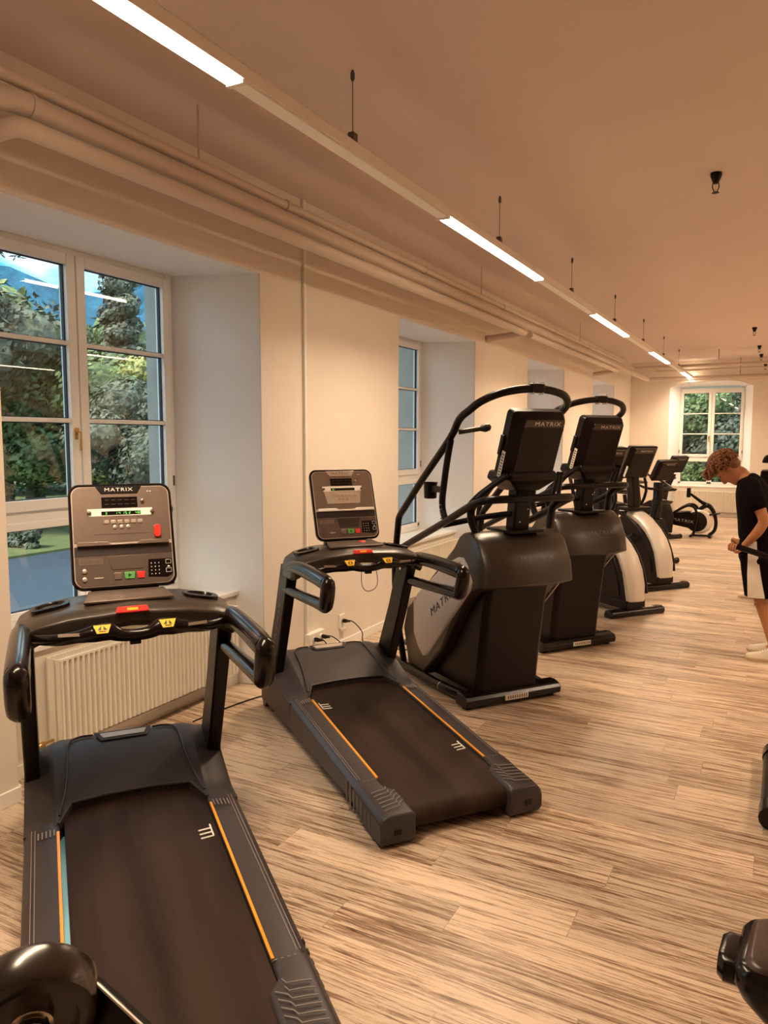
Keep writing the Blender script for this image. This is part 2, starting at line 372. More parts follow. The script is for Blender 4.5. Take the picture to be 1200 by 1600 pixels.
# skirting
def bb(name, segs_):
    b = MB()
    for (x0, y0, x1, y1) in segs_:
        d = Vector((x1-x0, y1-y0)); n = Vector((-d.y, d.x)).normalized()*.014
        b.prism([(x0, y0), (x1, y1), (x1-n.x, y1-n.y), (x0-n.x, y0-n.y)], 0, .075, 'z')
    struct(b.build(name, M['trim'], bevel=.003))
S_ = []
for i in range(0, len(ys), 2):
    a, b = ys[i], ys[i+1]
    S_.append((XW, a, XW, b))
    k_ = .205*(HO-HF)/(XW-XF)
    if i < len(ys)-2: S_.append((XW, b, XW-.205, b+k_))
    if i > 0: S_.append((XW-.205, a-k_, XW, a))
for c in edges: S_.append((XW-.205, c-HO-.05, XW-.205, c+HO+.05))
# flip so that the board stands on the room side
S_ = [(x0, y0, x1, y1) for (x0, y0, x1, y1) in S_]
bb('baseboard_left', S_)
bb('baseboard_far', [(XW, YF, fx0, YF), (fx1, YF, XR, YF), (fx0, YF+.20, fx1, YF+.20)])

# ---- windows
def window(name, Mx, hw, z0, z1, ztr, rows):
    """local: x along the width, y towards the room, z up"""
    root = bpy.data.objects.new(name, None); COL.objects.link(root); root.matrix_world = Mx; root['kind'] = 'structure'
    f = MB()
    t = .055
    for (x0, x1) in ((-hw, -hw+t), (hw-t, hw)): f.box((x0, -.07, z0), (x1, .0, z1))
    f.box((-hw+t, -.07, z1-t), (hw-t, 0, z1)); f.box((-hw+t, -.07, z0), (hw-t, 0, z0+t)); f.box((-hw+t, -.07, ztr-.05), (hw-t, .0, ztr+.03))
    f.build('window_frame', M['pvc'], root, bevel=.004)
    for sgn in (-1, 1):
        x0, x1 = (-hw+t-.012, -.004) if sgn < 0 else (.004, hw-t+.012)
        c = MB(); w = .062; a, b = ztr+.018, z1-t+.012
        c.box((x0, -.05, a), (x0+w, .022, b)); c.box((x1-w, -.05, a), (x1, .022, b)); c.box((x0+w, -.05, a), (x1-w, .022, a+w)); c.box((x0+w, -.05, b-w), (x1-w, .022, b))
        for k in range(1, rows):
            z = a+w+(b-a-2*w)*k/rows; c.box((x0+w, -.035, z-.013), (x1-w, .012, z+.013))
        co = c.build('casement', M['pvc'], root, bevel=.004)
        g = MB(); g.box((x0+w-.004, -.022, a+w-.004), (x1-w+.004, -.016, b-w+.004)); g.build('pane', M['glass'], co, smooth=False)
        s = MB()
        for k in range(rows):
            q0 = a+w+(b-a-2*w)*k/rows+(.013 if k else 0); q1 = a+w+(b-a-2*w)*(k+1)/rows-(.013 if k < rows-1 else 0)
            for (u0, u1, v0, v1) in ((x0+w, x0+w+.007, q0, q1), (x1-w-.007, x1-w, q0, q1), (x0+w, x1-w, q0, q0+.005), (x0+w, x1-w, q1-.005, q1)):
                s.box((u0, -.03, v0), (u1, -.008, v1))
        s.build('pane_seal', M['seal'], co, smooth=False)
        for hz in (a+.12, b-.12): MB().tube([(x0+.0 if sgn < 0 else x1, .02, hz-.035), (x0 if sgn < 0 else x1, .02, hz+.035)], .009, 8).build('hinge', M['steel' if hz < 2 else 'pvc'], co)
        c2 = MB(); a2, b2 = z0+t-.01, ztr-.045
        c2.box((x0, -.05, a2), (x0+.045, .008, b2)); c2.box((x1-.045, -.05, a2), (x1, .008, b2)); c2.box((x0, -.05, a2), (x1, .008, a2+.045)); c2.box((x0, -.05, b2-.045), (x1, .008, b2))
        lo = c2.build('lower_sash', M['pvc'], root, bevel=.004)
        MB().box((x0+.04, -.022, a2+.04), (x1-.04, -.016, b2-.04)).build('pane', M['glass'], lo, smooth=False)
        s = MB()
        for (u0, u1, v0, v1) in ((x0+.045, x0+.052, a2+.045, b2-.045), (x1-.052, x1-.045, a2+.045, b2-.045), (x0+.045, x1-.045, a2+.045, a2+.05), (x0+.045, x1-.045, b2-.05, b2-.045)): s.box((u0, -.03, v0), (u1, -.008, v1))
        s.build('pane_seal', M['seal'], lo, smooth=False)
    h = MB(); hz = ztr+.46
    h.box((.02, .022, hz-.035), (.052, .03, hz+.035)); h.tube([(.036, .03, hz), (.036, .055, hz)], .009, 8); h.box((.027, .045, hz-.10), (.045, .06, hz+.01))
    h.build('window_handle', M['brass'], root, bevel=.003)
    return root
def LM(yc): return Matrix(((0, 1, 0, XF), (-1, 0, 0, yc), (0, 0, 1, 0), (0, 0, 0, 1)))
w0 = window('window_1', LM(3.225), HF, ZS, ZT+.01, 1.315, 3)
for i, c in enumerate(wc[1:]):
    w = copy_tree(w0); w.name = 'window_%d' % (i+2); w.matrix_world = LM(c-.02)
window('window_6', Matrix(((-1, 0, 0, -1.485), (0, -1, 0, FWY), (0, 0, 1, 0), (0, 0, 0, 1))), .70, .68, 2.885, 1.32, 3)
# sills
for i, c in enumerate(edges):
    k_ = HO-HF; s = MB()
    s.prism([(XW-.185, c-HO-.048), (XW-.185, c+HO+.048), (XF-.03, c+HF+.0), (XF-.03, c-HF-.03)], ZS-.032, ZS, 'z')
    # keep the sill inside the splay
    s = MB(); s.prism([(XW-.182, c-HO-.045*0+.052*0-.0), (XW-.182, c+HO), (XF+.0, c+HF), (XF+.0, c-HF)], ZS-.03, ZS, 'z')
    struct(s.build('sill_%d' % (i+1), M['sill'], bevel=.004)).name = 'trim_%d' % (i+4)
s = MB(); s.box((fx0+.02, YF+.185, .655), (fx1-.02, FWY, .685)); struct(s.build('trim_9', M['sill'], bevel=.004))

# ---- wall conduit, outlets
b = MB().box((XW, 4.755, .25), (XW+.022, 4.785, ZC)).build('cable_conduit', M['wall'], bevel=.003)
b.data.materials.clear(); b.data.materials.append(M['trim']); tag(b, 'thin vertical white cable trunking on the wall between the first two windows', 'conduit')
t = thing('socket_box', 'white double socket box low on the wall under the cable trunking', 'socket', (XW, 4.86, .20))
MB().box((0, -.11, -.05), (.05, .11, .05)).build('box', M['socket'], t, bevel=.005)
for k in (-.055, .055): MB().lathe([(.022, 0), (.022, .006), (.018, .006), (.018, .001)], (.05, k, 0), (1, 0, 0), 20).build('socket_ring', M['socket'], t)
t = thing('wall_socket', 'square white socket in the wall right of the double socket box', 'socket', (XW, 5.30, .235))
MB().box((0, -.045, -.06), (.012, .045, .06)).build('plate', M['socket'], t, bevel=.004)
MB().box((.012, -.03, -.075), (.035, .03, -.055)).build('flap', M['socket'], t, bevel=.003)
def cord(name, pts, label, plug=None):
    t = thing(name, label, 'cable', pts[0]); o = Vector(pts[0])
    MB().tube([Vector(p)-o for p in pts], .0045, 8, smooth=6).build('cord', M['steelblk'], t)
    if plug: MB().lathe([(.006, 0), (.017, .004), (.017, .03), (.008, .055), (.005, .07)], (0, 0, 0), plug, 14).build('plug', M['gloss'], t)
    return t
cord('power_cable', [(XW+.055, 4.815, .20), (XW+.12, 4.83, .20), (XW+.17, 4.85, .12), (XW+.2, 4.87, .01), (-2.75, 4.75, .006)], 'short black cable in the left half of the double socket box', (1, 0, 0))
cord('power_cable', [(XW+.055, 4.92, .20), (XW+.13, 4.95, .20), (XW+.2, 5.0, .12), (XW+.22, 5.02, .01), (-2.6, 4.98, .006)], 'short black cable in the right half of the double socket box', (1, 0, 0))
cord('power_cable', [(XW+.015, 5.30, .24), (XW+.09, 5.33, .235), (XW+.14, 5.40, .14), (XW+.15, 5.46, .02), (-2.7, 5.5, .006), (-2.4, 5.65, .006)], 'black cable looping from the single square wall socket to the floor', (1, 0, 0))
cord('floor_cable', [(-3.15, 3.45, .006), (-3.12, 3.75, .006), (-3.05, 4.05, .006), (-2.9, 4.3, .006), (-2.85, 4.6, .006)], 'black cable lying on the floor between the two treadmills')

# ---- radiators
def radiator(name, c, L_, label, rz, z0=.13, z1=.60):
    t = thing(name, label, 'radiator', c, rz)
    b = MB(); n = int(L_/.034)
    b.box((-.045, -L_/2, z0), (-.03, L_/2, z1-.01))
    for k in range(n):
        y = -L_/2+(k+.5)*L_/n
        b.prism([(-.03, y-.011), (0.0, y-.007), (.0, y+.007), (-.03, y+.011)], z0+.004, z1-.012, 'z')
    b.build('front_panel', M['rad'], t, smooth=False)
    g = MB(); g.box((-.11, -L_/2, z1-.012), (.0, -L_/2+.006, z1)); g.box((-.11, L_/2-.006, z1-.012), (0, L_/2, z1)); g.box((-.11, -L_/2, z1-.01), (-.1, L_/2, z1)); g.box((-.012, -L_/2, z1-.012), (.0, L_/2, z1))
    for k in range(n*2):
        y = -L_/2+(k+.5)*L_/n/2; g.box((-.1, y-.002, z1-.008), (-.012, y+.002, z1-.002))
    g.build('top_grille', M['rad'], t, smooth=False)
    s = MB()
    for yy in (-L_/2, L_/2-.004): s.box((-.11, yy, z0+.02), (0, yy+.004, z1-.012))
    s.box((-.11, -L_/2, z0), (-.095, L_/2, z1-.02)); s.build('side_cover', M['rad'], t, smooth=False)
    v = MB(); v.tube([(-.07, -L_/2, z0+.03), (-.07, -L_/2-.05, z0+.03), (-.07, -L_/2-.06, z0-.0), (-.07, -L_/2-.06, -.0+.01)], .008, 8)
    v.lathe([(.012, 0), (.014, .01), (.01, .03), (.018, .035), (.019, .06), (.012, .07)], (-.07, -L_/2-.055, z0+.03), (.3, -1, 0), 12)
    v.build('valve', M['brass'], t)
    return t
rx = XW-.205+.125
r0 = radiator('radiator', (rx, wc[0]+.065, 0), 1.46, 'cream panel radiator under the large window behind the nearest treadmill', 0)
lab = ['cream panel radiator under the second window behind the stair climber', 'cream radiator under the third window from the camera', 'cream radiator under the window nearest the far corner']
for i, c in enumerate(wc[1:4]):
    r = copy_tree(r0); r.location = (rx, c, 0); r['label'] = lab[i]
radiator('radiator', (-1.485, YF+.20-.125, 0), 1.42, 'cream ribbed radiator under the arched far window', -PI/2, .12, .58)

# ---- ceiling pipes
XP = -2.76
def pipe(name, pts, r, label, mat='pipe', n=20, extra=None):
    t = thing(name, label, 'pipe', pts[0]); o = Vector(pts[0])
    q = []
    P = [Vector(p)-o for p in pts]
    q.append(P[0])
    for i in range(1, len(P)-1):
        a = (P[i-1]-P[i]).normalized(); b = (P[i+1]-P[i]).normalized(); d = r*1.6
        for k in range(7):
            s = k/6; q.append(P[i]+a*d*(1-s)**2+b*d*s**2)
    q.append(P[-1])
    MB().tube(q, r, n).build('pipe_run', M[mat], t)
    if extra: extra(t, o)
    return t
def collars(ylist, x, z, r):
    def f(t, o):
        for y in ylist: MB().lathe([(r, -.012), (r+.006, -.01), (r+.006, .01), (r, .012)], Vector((x, y, z))-o, (0, 1, 0), 20).build('joint', M['pipe'], t)
    return f
pipe('heating_pipe', [(XW, 2.05, 3.095), (XP-.03, 2.05, 3.095), (XP-.03, 18.02, 3.075), (XR-.01, 18.02, 3.065)], .049, 'thick painted pipe running under the ceiling, middle of the three along the window wall', extra=collars([2.18], XP-.03, 3.095, .049))
pipe('heating_pipe', [(XW, 2.10, 2.99), (XP, 2.10, 2.99), (XP, 8.80, 2.985), (XW, 8.66, 2.925)], .04, 'lowest painted pipe, turning into the wall after the second window')
pipe('heating_pipe', [(XW, 14.4, 2.94), (XP, 14.4, 2.98), (XP, 8.98, 2.985)], .036, 'lowest painted pipe running between the third and fourth windows')
pipe('heating_pipe', [(XP-.04, Y0+.05, 3.185), (XP-.04, 16.2, 3.185), (XR-.01, 16.2, 3.205)], .028, 'upper painted pipe close to the ceiling, crossing the room before the far wall', extra=collars([4.0, 6.05, 8.1, 10.2, 12.2], XP-.04, 3.185, .028))
pipe('thin_pipe', [(XP+.2, 17.6, 3.22), (XR-.01, 17.6, 3.22)], .018, 'thin painted pipe crossing above the far window')
for i, (x, y, z0) in enumerate(((-1.2, 16.2, 3.28), (.9, 16.2, 3.28), (-.9, 18.02, 3.12))):
    tag(MB().tube([(x, y, z0), (x, y, ZC)], .006, 8).build('pipe_hanger', M['steel']), ['thin rod holding the crossing upper pipe, left one', 'thin rod holding the crossing upper pipe, right one', 'thin rod holding the pipe along the far wall'][i], 'hanger')
for i, y in enumerate((3.2, 7.4, 11.6)):
    tag(MB().tube([(XP-.03, y, 3.14), (XP-.03, y, ZC)], .006, 8).build('pipe_hanger', M['pipe']), 'painted rod holding the middle ceiling pipe near the %s window' % ['first', 'second', 'third'][i], 'hanger')

# ---- light rails
RX = -1.885
def light_rail(x, label, wires, first=1.0):
    t = thing('light_rail', label, 'ceiling light', (x, 0, 3.07))
    h = MB(); y0, y1 = Y0+.4, 18.05
    h.prism([(-.045, 0.012), (-.045, .06), (-.03, .075), (.03, .075), (.045, .06), (.045, .012), (.036, .012), (.036, .02), (-.036, .02), (-.036, .012)], y0, y1, 'y')
    h.build('rail_housing', M['rail'], t, smooth=False)
    lit = [(.36+4.0*k-.02, 2.38+3.985*k) for k in range(-1, 5)]
    prev = y0
    for a, b in lit:
        if b < (first if first is not None else 0): continue
        a = max(a, y0)
        if b < y0+.3: continue
        MB().box((-.034, a+.01, 0), (.034, b-.01, .018)).build('lamp_diffuser', M['lamp'], t, bevel=.004)
        la = bpy.data.lights.new('lamp_light', 'AREA'); la.shape = 'RECTANGLE'; la.size = .06; la.size_y = b-a-.04
        la.energy = LAMP_W*(b-a)/2; la.color = LAMP_COL; la.spread = R_(138)
        lo = bpy.data.objects.new('lamp_light', la); COL.objects.link(lo); lo.parent = t; lo.location = (0, (a+b)/2, -.004)
        for q in (a, b): MB().box((-.04, q-.012, -.002), (.04, q+.012, .02)).build('end_cap', M['rail'], t)
        if a-prev > .1: MB().box((-.034, prev+.012, .004), (.034, a-.012, .016)).build('blank_cover', M['cover'], t)
        prev = b
    if y1-prev > .1: MB().box((-.034, prev+.012, .004), (.034, y1, .016)).build('blank_cover', M['cover'], t)
    for y in wires:
        w = MB().tube([(0, y, .075), (0, y, ZC-3.07)], .0022, 6).build('suspension_wire', M['steel'], t)
        MB().box((-.016, y-.022, .075), (.016, y+.022, .125)).build('clamp', M['steel'], w, bevel=.003)
        MB().lathe([(.006, 0), (.011, .012), (.011, .035), (.005, .05)], (0, y, ZC-3.07-.05), (0, 0, 1), 10).build('ceiling_anchor', M['steel'], w)
    return t
light_rail(RX, 'long white linear light rail hanging on wires over the treadmills', [1.15+2.1*k for k in range(-1, 8)])
light_rail(2.3, 'second hanging light rail along the middle of the room, right of the view', [1.15, 5.35, 9.55, 13.75], 3.0)
light_rail(5.2, 'third hanging light rail near the right-hand wall, outside the view', [1.15, 5.35, 9.55, 13.75], 3.0)

# ---- sprinklers
def sprinkler(x, y, z, label):
    t = thing('sprinkler_head', label, 'sprinkler', (x, y, z), .5)
    MB().lathe([(.036, 0), (.036, -.02), (.024, -.05), (.018, -.065), (.012, -.07)], n=20).build('body', M['steelblk'], t)
    f = MB(); f.tube([(.018, 0, -.06), (.022, 0, -.09), (.008, 0, -.125)], .0035, 6); f.tube([(-.018, 0, -.06), (-.022, 0, -.09), (-.008, 0, -.125)], .0035, 6); f.build('frame_arms', M['steelblk'], t)
    MB().lathe([(.003, -.065), (.004, -.12)], n=8).build('glass_bulb', M['chrome'], t)
    MB().lathe([(.0, -.122), (.022, -.124), (.023, -.128), (0, -.13)], n=16).build('deflector', M['steelblk'], t)
sprinkler(-.475, 5.55, ZC, 'black sprinkler head on the ceiling, nearest and largest')
sprinkler(-.49, 13.3, ZC, 'black sprinkler head on the ceiling, second nearest')
sprinkler(-.49, 15.9, ZC, 'small black sprinkler head, third from the camera, before the crossing pipe')
sprinkler(-.49, 17.2, ZC-.03, 'small black sprinkler head between the two crossing pipes')
sprinkler(-.42, 17.9, ZC-.16, 'small black sprinkler head lowest, just before the far wall')

# ================================================================= TREADMILL
def mirror(pts): return [(x, -y, z) for x, y, z in pts]
def treadmill(label, loc, rz, lcd_on=True, key_on_dash=False, film=False, name_light=False):
    t = thing('treadmill', label, 'treadmill', loc, rz, 'treadmills by the window wall')
    def zr(u): return .145+(.243-.145)*min(max((u-.02)/1.27, 0), 1.0)
    for s in (1, -1):   # s=+1 is the left side of the machine (y>0)
        r = MB()
        # side rail lofted along u
        secs = []
        for u in (.30, .6, .9, 1.32):
            z = zr(u)
            sec = [(.288, .07), (.286, z-.004), (.292, z+.002), (.375, z+.001), (.392, z-.006), (.412, z-.028), (.414, .075), (.40, .06)]
            secs.append([(u, s*a, b) for a, b in sec])
        r.loft(secs); ro = r.build('side_rail', M['deck'], t, bevel=.003)
        g = MB()
        for off in (.372, .384): g.box((.32, s*off-.0012, 0), (1.28, s*off+.0012, .0018))
        for i in range(len(g.v)): g.v[i].z += zr(g.v[i].x)+.0005
        for k in range(5):
            u = 1.26-.0; y = s*(.305+.014*k); gg = [(1.215-.004*k, y), (1.265-.003*k, y+.001*s)]
            g.box((gg[0][0], y-.0022, zr(1.24)+.002), (gg[1][0], y+.0022, zr(1.24)+.005))
        g.build('tread_ridges', M['groove'], ro)
        o = MB(); a = [(.307, zr(.307)), (1.24, zr(1.24))]
        o.add([(u, s*v_, z+dz) for (u, z) in a for (v_, dz) in ((.2865, .001), (.2865, .0065), (.296, .0065), (.298, .001))], [(0, 1, 2, 3), (4, 7, 6, 5), (0, 4, 5, 1), (1, 5, 6, 2), (2, 6, 7, 3), (3, 7, 4, 0)])
        o.build('orange_strip', M['orange'], t)
        # rear end cap
        c = MB(); secs = []
        for u, vi, zt, zb in ((-.012, .25, .118, .03), (0.0, .243, .142, .012), (.05, .243, .149, .008), (.19, .245, .158, .02), (.235, .286, .165, .045), (.305, .288, .170, .06)):
            secs.append([(u, s*vi, zb), (u, s*vi, zt-.01), (u, s*(vi+.012), zt), (u, s*.37, zt+.001), (u, s*.395, zt-.006), (u, s*.414, zt-.03), (u, s*.414, zb+.01), (u, s*.40, zb)])
        c.loft(secs); co = c.build('end_cap', M['deck'], t, bevel=.006, seg=3)
        rg = MB()
        for k in range(6):
            u = .045+.03*k
            rg.tube(([(u+.045, s*.262, zr(u)+.010)] if k < 4 else [])+[(u+.02, s*.292, zr(u)+.011), (u, s*.30, zr(u)+.0105), (u-.006, s*.345, zr(u)+.009), (u-.012, s*.375, zr(u)+.007)], .0022, 6)
        rg.build('grip_ridges', M['groove'], co)
        sg = MB()
        for k in range(7): sg.box((.10+.045*k, s*.4135-.002, .05), (.122+.045*k, s*.4135+.002, .115+.006*k))
        sg.build('side_vents', M['shell'], co)
        MB().box((-.0145, s*.335-.018, .06), (-.008, s*.335+.018, .082)).build('bumper_slot', M['gloss'], co)
        dt = MB()
        for k in range(4): dt.box((.30, s*(.30+.02*k)-.004, zr(.3)+.0025), (.304, s*(.30+.02*k)+.004, zr(.3)+.004))
        dt.build('dash_mark', M['groove'], ro)
        MB().tube([(.42, s*.36, .0), (.42, s*.36, .07)], .02, 14).build('levelling_foot', M['gloss'], t)
        MB().tube([(1.9, s*.40, .042), (1.9, s*.36, .042)], .042, 20).build('front_wheel', M['gloss'], t)
    # underframe
    MB().box((.06, -.28, .055), (1.85, .28, .11)).build('underframe', M['black'], t)
    # belt
    b = MB(); prof = []
    for k in range(9):
        th = R_(-90-180*k/8 + 0); prof.append((.075+.052*math.cos(th)*1.0-.0, .085+.052*math.sin(th)))
    prof = [(.6, .055), (.2, .035)]+[(.075-.052*math.sin(PI*k/8), .085-.052*math.cos(PI*k/8)) for k in range(9)]+[(.4, .162), (.9, .197), (1.55, .246), (1.55, .20)]
    b.prism(prof, -.283 if not film else -.283, .283 if not film else .268, 'y')
    bo = b.build('running_belt', M['belt'], t)
    # brand glyph on the belt (comb with three teeth)
    def glyph(u0, y0, d):
        g = MB()
        def zb(u): return .162+(u-.4)*.07+.0012
        def bar(ua, ya, ub, yb, w=.0035):
            g.tube([(ua, ya, zb(ua)), (ub, yb, zb(ub))], w, 6)
        for i in range(len(g.v)): pass
        for k in range(3):
            ua = u0-.028*k; bar(ua+.026, y0+.0*k, ua, y0)
            bar(ua, y0, ua-.004, y0-d*.05)
        o_ = g.build('belt_mark', M['white'], bo); return o_
    glyph(1.09 if film else .50, -.262, -1)
    glyph(1.20, .258, 1) if not film else None
    if film:
        MB().box((.3, .268, .17), (1.33, .2855, .174)).build('blue_film', M['bluefilm'], t)
        fo = t.children[-1]
        for v in fo.data.vertices: v.co.z += (v.co.x-.4)*.07-.007
    # motor hood
    def hood_z(u, v):
        k = [(1.29, .243), (1.40, .262), (1.5, .305), (1.62, .35), (1.74, .385), (1.80, .392), (1.86, .37), (1.93, .27), (1.96, .19)]
        for (a, za), (b_, zb) in zip(k, k[1:]):
            if u <= b_: return za+(zb-za)*max(0, (u-a)/(b_-a))
        return k[-1][1]
    def lip(v):
        a = abs(v)
        if a > .29: return 1.285
        if a > .235: return 1.285+(1.415-1.285)*(.29-a)/.055
        return 1.415+.02*(1-(a/.235)**2)
    vs = [-.414, -.405, -.36, -.325, -.30, -.291, -.27, -.25, -.235, -.15, 0, .15, .235, .25, .27, .291, .30, .325, .36, .405, .414]
    h = MB(); rows = 15; secs = []
    for v in vs:
        a = abs(v); u0 = lip(v); row = []
        drop = .02 if a > .40 else (.008 if a > .30 else 0)
        wing = -.028*max(0, min(1, (a-.30)/.05)) if a > .3 else 0
        u1 = 1.96-.05*(a/.41)**2
        z_b = .07 if a > .285 else .17
        row.append((u0+.004, -v, max(z_b, hood_z(u0, v)-.04 if a < .285 else z_b)))
        for k in range(rows):
            s_ = k/(rows-1); u = u0+(u1-u0)*s_
            z = hood_z(1.285+(u-u0)*(1.96-1.285)/(u1-u0) if a > .29 else u, v)-drop+wing*math.sin(PI*min(1, s_*1.2))
            row.append((u, -v, z))
        row.append((u1, -v, .06)); secs.append(row)
    h.loft(secs, closed=False)
    # side skirts
    for s in (0, -1):
        top = secs[s]; h.add([top[k] for k in range(len(top))], [tuple(range(len(top)))])
    ho = h.build('motor_hood', M['deck'], t, ang=50)
    e = MB(); tr_ = .0
    for s in (1, -1):   # raised crease lines either side
        e.tube([(1.335, s*.285, .262), (1.46, s*.262, .297), (1.6, s*.245, .349), (1.74, s*.235, .391), (1.79, s*.19, .397), (1.79, s*.13, .397)], .0045, 8, smooth=3)
    e.build('hood_crease', M['groove' if False else 'deck'], ho)
    lp = MB(); lp.tube([(1.295, -.29, .246), (1.412, -.238, .268), (1.43, -.1, .271), (1.433, 0, .271), (1.43, .1, .271), (1.412, .238, .268), (1.295, .29, .246)], .006, 8); lp.build('hood_lip', M['deck'], ho)
    # name plate on a raised tongue
    Mn = frame((1.762, 0, .393), (0, -1, 0), (1, 0, .28))
    npd = MB(Mn); npd.prism([(-.125, .03), (-.10, -.032), (.10, -.032), (.125, .03)], -.004, .004, 'z'); npd.build('plate_surround', M['deck'], ho, bevel=.003)
    np_ = MB(Mn); np_.prism([(-.102, .019), (-.088, -.016), (.088, -.016), (.102, .019)], .003, .0065, 'z'); npo = np_.build('name_plate', M['facel'], ho, bevel=.002)
    # uprights
    for s in (1, -1):
        U = MB(); secs = []
        for (u, z, d, w) in ((1.77, .06, .10, .030), (1.70, .30, .085, .030), (1.52, .66, .072, .030), (1.37, 1.0, .068, .032)):
            y = s*.382; secs.append([(u-d, y-w*1.0, z-.02), (u-d, y+w, z-.02), (u+d, y+w, z+.02), (u+d, y-w, z+.02)])
        U.loft(secs); U.build('upright', M['steelblk'], t, bevel=.008, seg=3)
        if s > 0: text('upright_text', 'MATRIX', .05, M['dimtext'], t.children[-1], frame((1.535, s*.4135, .62), (-.40, 0, .90), (.90, 0, .40)), sx=1.9)
        MB().tube([(1.40, s*.35, .945), (1.40, s*.343, .945)], .012, 10).build('bolt', M['chrome'], t)
    # dash
    d = MB(); secs = []
    for v, u0, u1, zb, zt in ((-.415, 1.235, 1.40, .955, 1.02), (-.395, 1.205, 1.44, .95, 1.055), (-.33, 1.185, 1.47, .985, 1.085), (-.22, 1.18, 1.485, 1.015, 1.105), (0, 1.18, 1.49, 1.03, 1.118)):
        secs.append([(u0+.02, -v, zb), (u0, -v, zb+.02), (u0-.004, -v, zt-.028), (u0+.02, -v, zt-.01), (u0+.10, -v, zt), (u1-.03, -v, zt+.006), (u1, -v, zt-.015), (u1-.01, -v, zb)])
    secs += [[(a, -b, c) for a, b, c in sec] for sec in secs[-2::-1]]
    d.loft(secs); do = d.build('dashboard', M['shell'], t, bevel=.006, seg=3)
    tp = MB(); tp.prism([(-.155, 0), (.155, 0), (.135, .10), (-.135, .10)], 0, .012, 'z')
    tp = MB(frame((1.26, 0, 1.113), (0, -1, 0), (1, 0, .12))); tp.prism([(-.17, 0), (.17, 0), (.145, .13), (-.145, .13)], 0, .012, 'z'); tp.build('dash_tray', M['face2'], do, bevel=.004)
    for s in (1, -1):
        c = MB(frame((1.345, s*.285, 1.094), (0, -1, 0), (1, 0, 0)) @ Matrix.Rotation(-s*.18, 4, 'Y'))
        n = 28; ro_ = [(.072*(abs(math.cos(2*PI*k/n))**.6)*(1 if math.cos(2*PI*k/n) >= 0 else -1), .058*(abs(math.sin(2*PI*k/n))**.6)*(1 if math.sin(2*PI*k/n) >= 0 else -1)) for k in range(n)]
        ri = [(.05*math.cos(2*PI*k/n), .04*math.sin(2*PI*k/n)) for k in range(n)]
        c.loft([[(a, b_, -.005) for a, b_ in ro_], [(a, b_, .012) for a, b_ in ro_], [(a*1.12, b_*1.12, .013) for a, b_ in ri], [(a, b_, .006) for a, b_ in ri], [(a*.9, b_*.9, -.012) for a, b_ in ri]], caps=True)
        c.build('cup_holder', M['gloss'], do)
    # sensor bar
    sb = MB(); P = [(1.27, -.375, 1.02), (1.19, -.34, 1.018), (1.13, -.27, 1.02), (1.115, -.2, 1.028), (1.11, -.14, 1.036), (1.108, -.09, 1.038), (1.105, -.05, 1.022), (1.105, 0, 1.018)]
    Rr = [.02, .021, .022, .023, .033, .033, .024, .022]
    P += [(a, -b_, c) for a, b_, c in P[-2::-1]]; Rr += Rr[-2::-1]
    sb.tube(P, Rr, 14, smooth=4); sbo = sb.build('sensor_bar', M['gloss'], t)
    MB().box((1.09, -.02, .985), (1.115, .02, 1.0)).build('bar_catch', M['gloss'], sbo, bevel=.003)
    for s in (1, -1):
        Mt = frame((1.083, s*.116, 1.055), (0, -1, 0), (.75, 0, 1))
        b = MB(Mt); b.prism([(-.038, .022), (.038, .022), (.024, -.022), (-.024, -.022)] if s < 0 else [(-.038, .022), (.038, .022), (.024, -.022), (-.024, -.022)], -.006, .002, 'z'); bo2 = b.build('speed_key', M['gloss'], sbo, bevel=.003)
        y = MB(Mt); y.prism([(-.031, .016), (.031, .016), (.019, -.017), (-.019, -.017)], .002, .004, 'z'); y.build('yellow_sticker', M['yellow'], bo2)
        ic = MB(Mt)
        ic.prism([(-.016, -.004), (-.004, -.004), (-.004, .012)], .004, .005, 'z'); ic.prism([(.016, -.004), (.004, -.004), (.004, .012)], .004, .005, 'z'); ic.box((-.012, -.011, .004), (.012, -.008, .005))
        ic.build('key_symbol', M['darktext'], bo2)
        MB(frame((1.094, s*.225, 1.042), (0, -1, -s*.05), (.6, 0, 1))).box((-.04, -.006, -.004), (.04, .006, .001)).build('pulse_plate', M['face'], sbo)
    # D-shaped side grips
    for s in (1, -1):
        y = s*.388
        g = MB(); g.tube([(1.36, y, 1.005), (1.20, y, 1.03), (1.0, y, 1.035), (.78, y, 1.03), (.715, y, 1.025)], [.036, .04, .041, .042, .04], 16, smooth=3, asp=.9)
        g.tube([(.722, y, 1.052), (.705, y, 1.03), (.70, y, 1.0), (.718, y, .94), (.735, y, .905), (.755, y, .88)], [.02, .037, .038, .038, .036, .018], 16, smooth=3, asp=1.0)
        g.tube([(.75, y, .900), (.86, y, .898), (1.1, y, .885), (1.42, y, .87)], [.033, .032, .030, .030], 14, smooth=2, asp=.9)
        g.build('side_handrail', M['gloss'], t)
    # red magnet clip and console neck
    rc = MB(frame((1.178, 0, 1.098), (0, -1, 0), (.55, 0, 1))); rc.prism([(-.062, -.012), (.062, -.012), (.055, .014), (-.055, .014)], -.004, .008, 'z'); rco = rc.build('safety_key', M['red'], do, bevel=.004)
    MB(frame((1.178, 0, 1.098), (0, -1, 0), (.55, 0, 1))).box((-.02, -.004, .008), (.02, .006, .009)).build('key_mark', M['yellow'], rco)
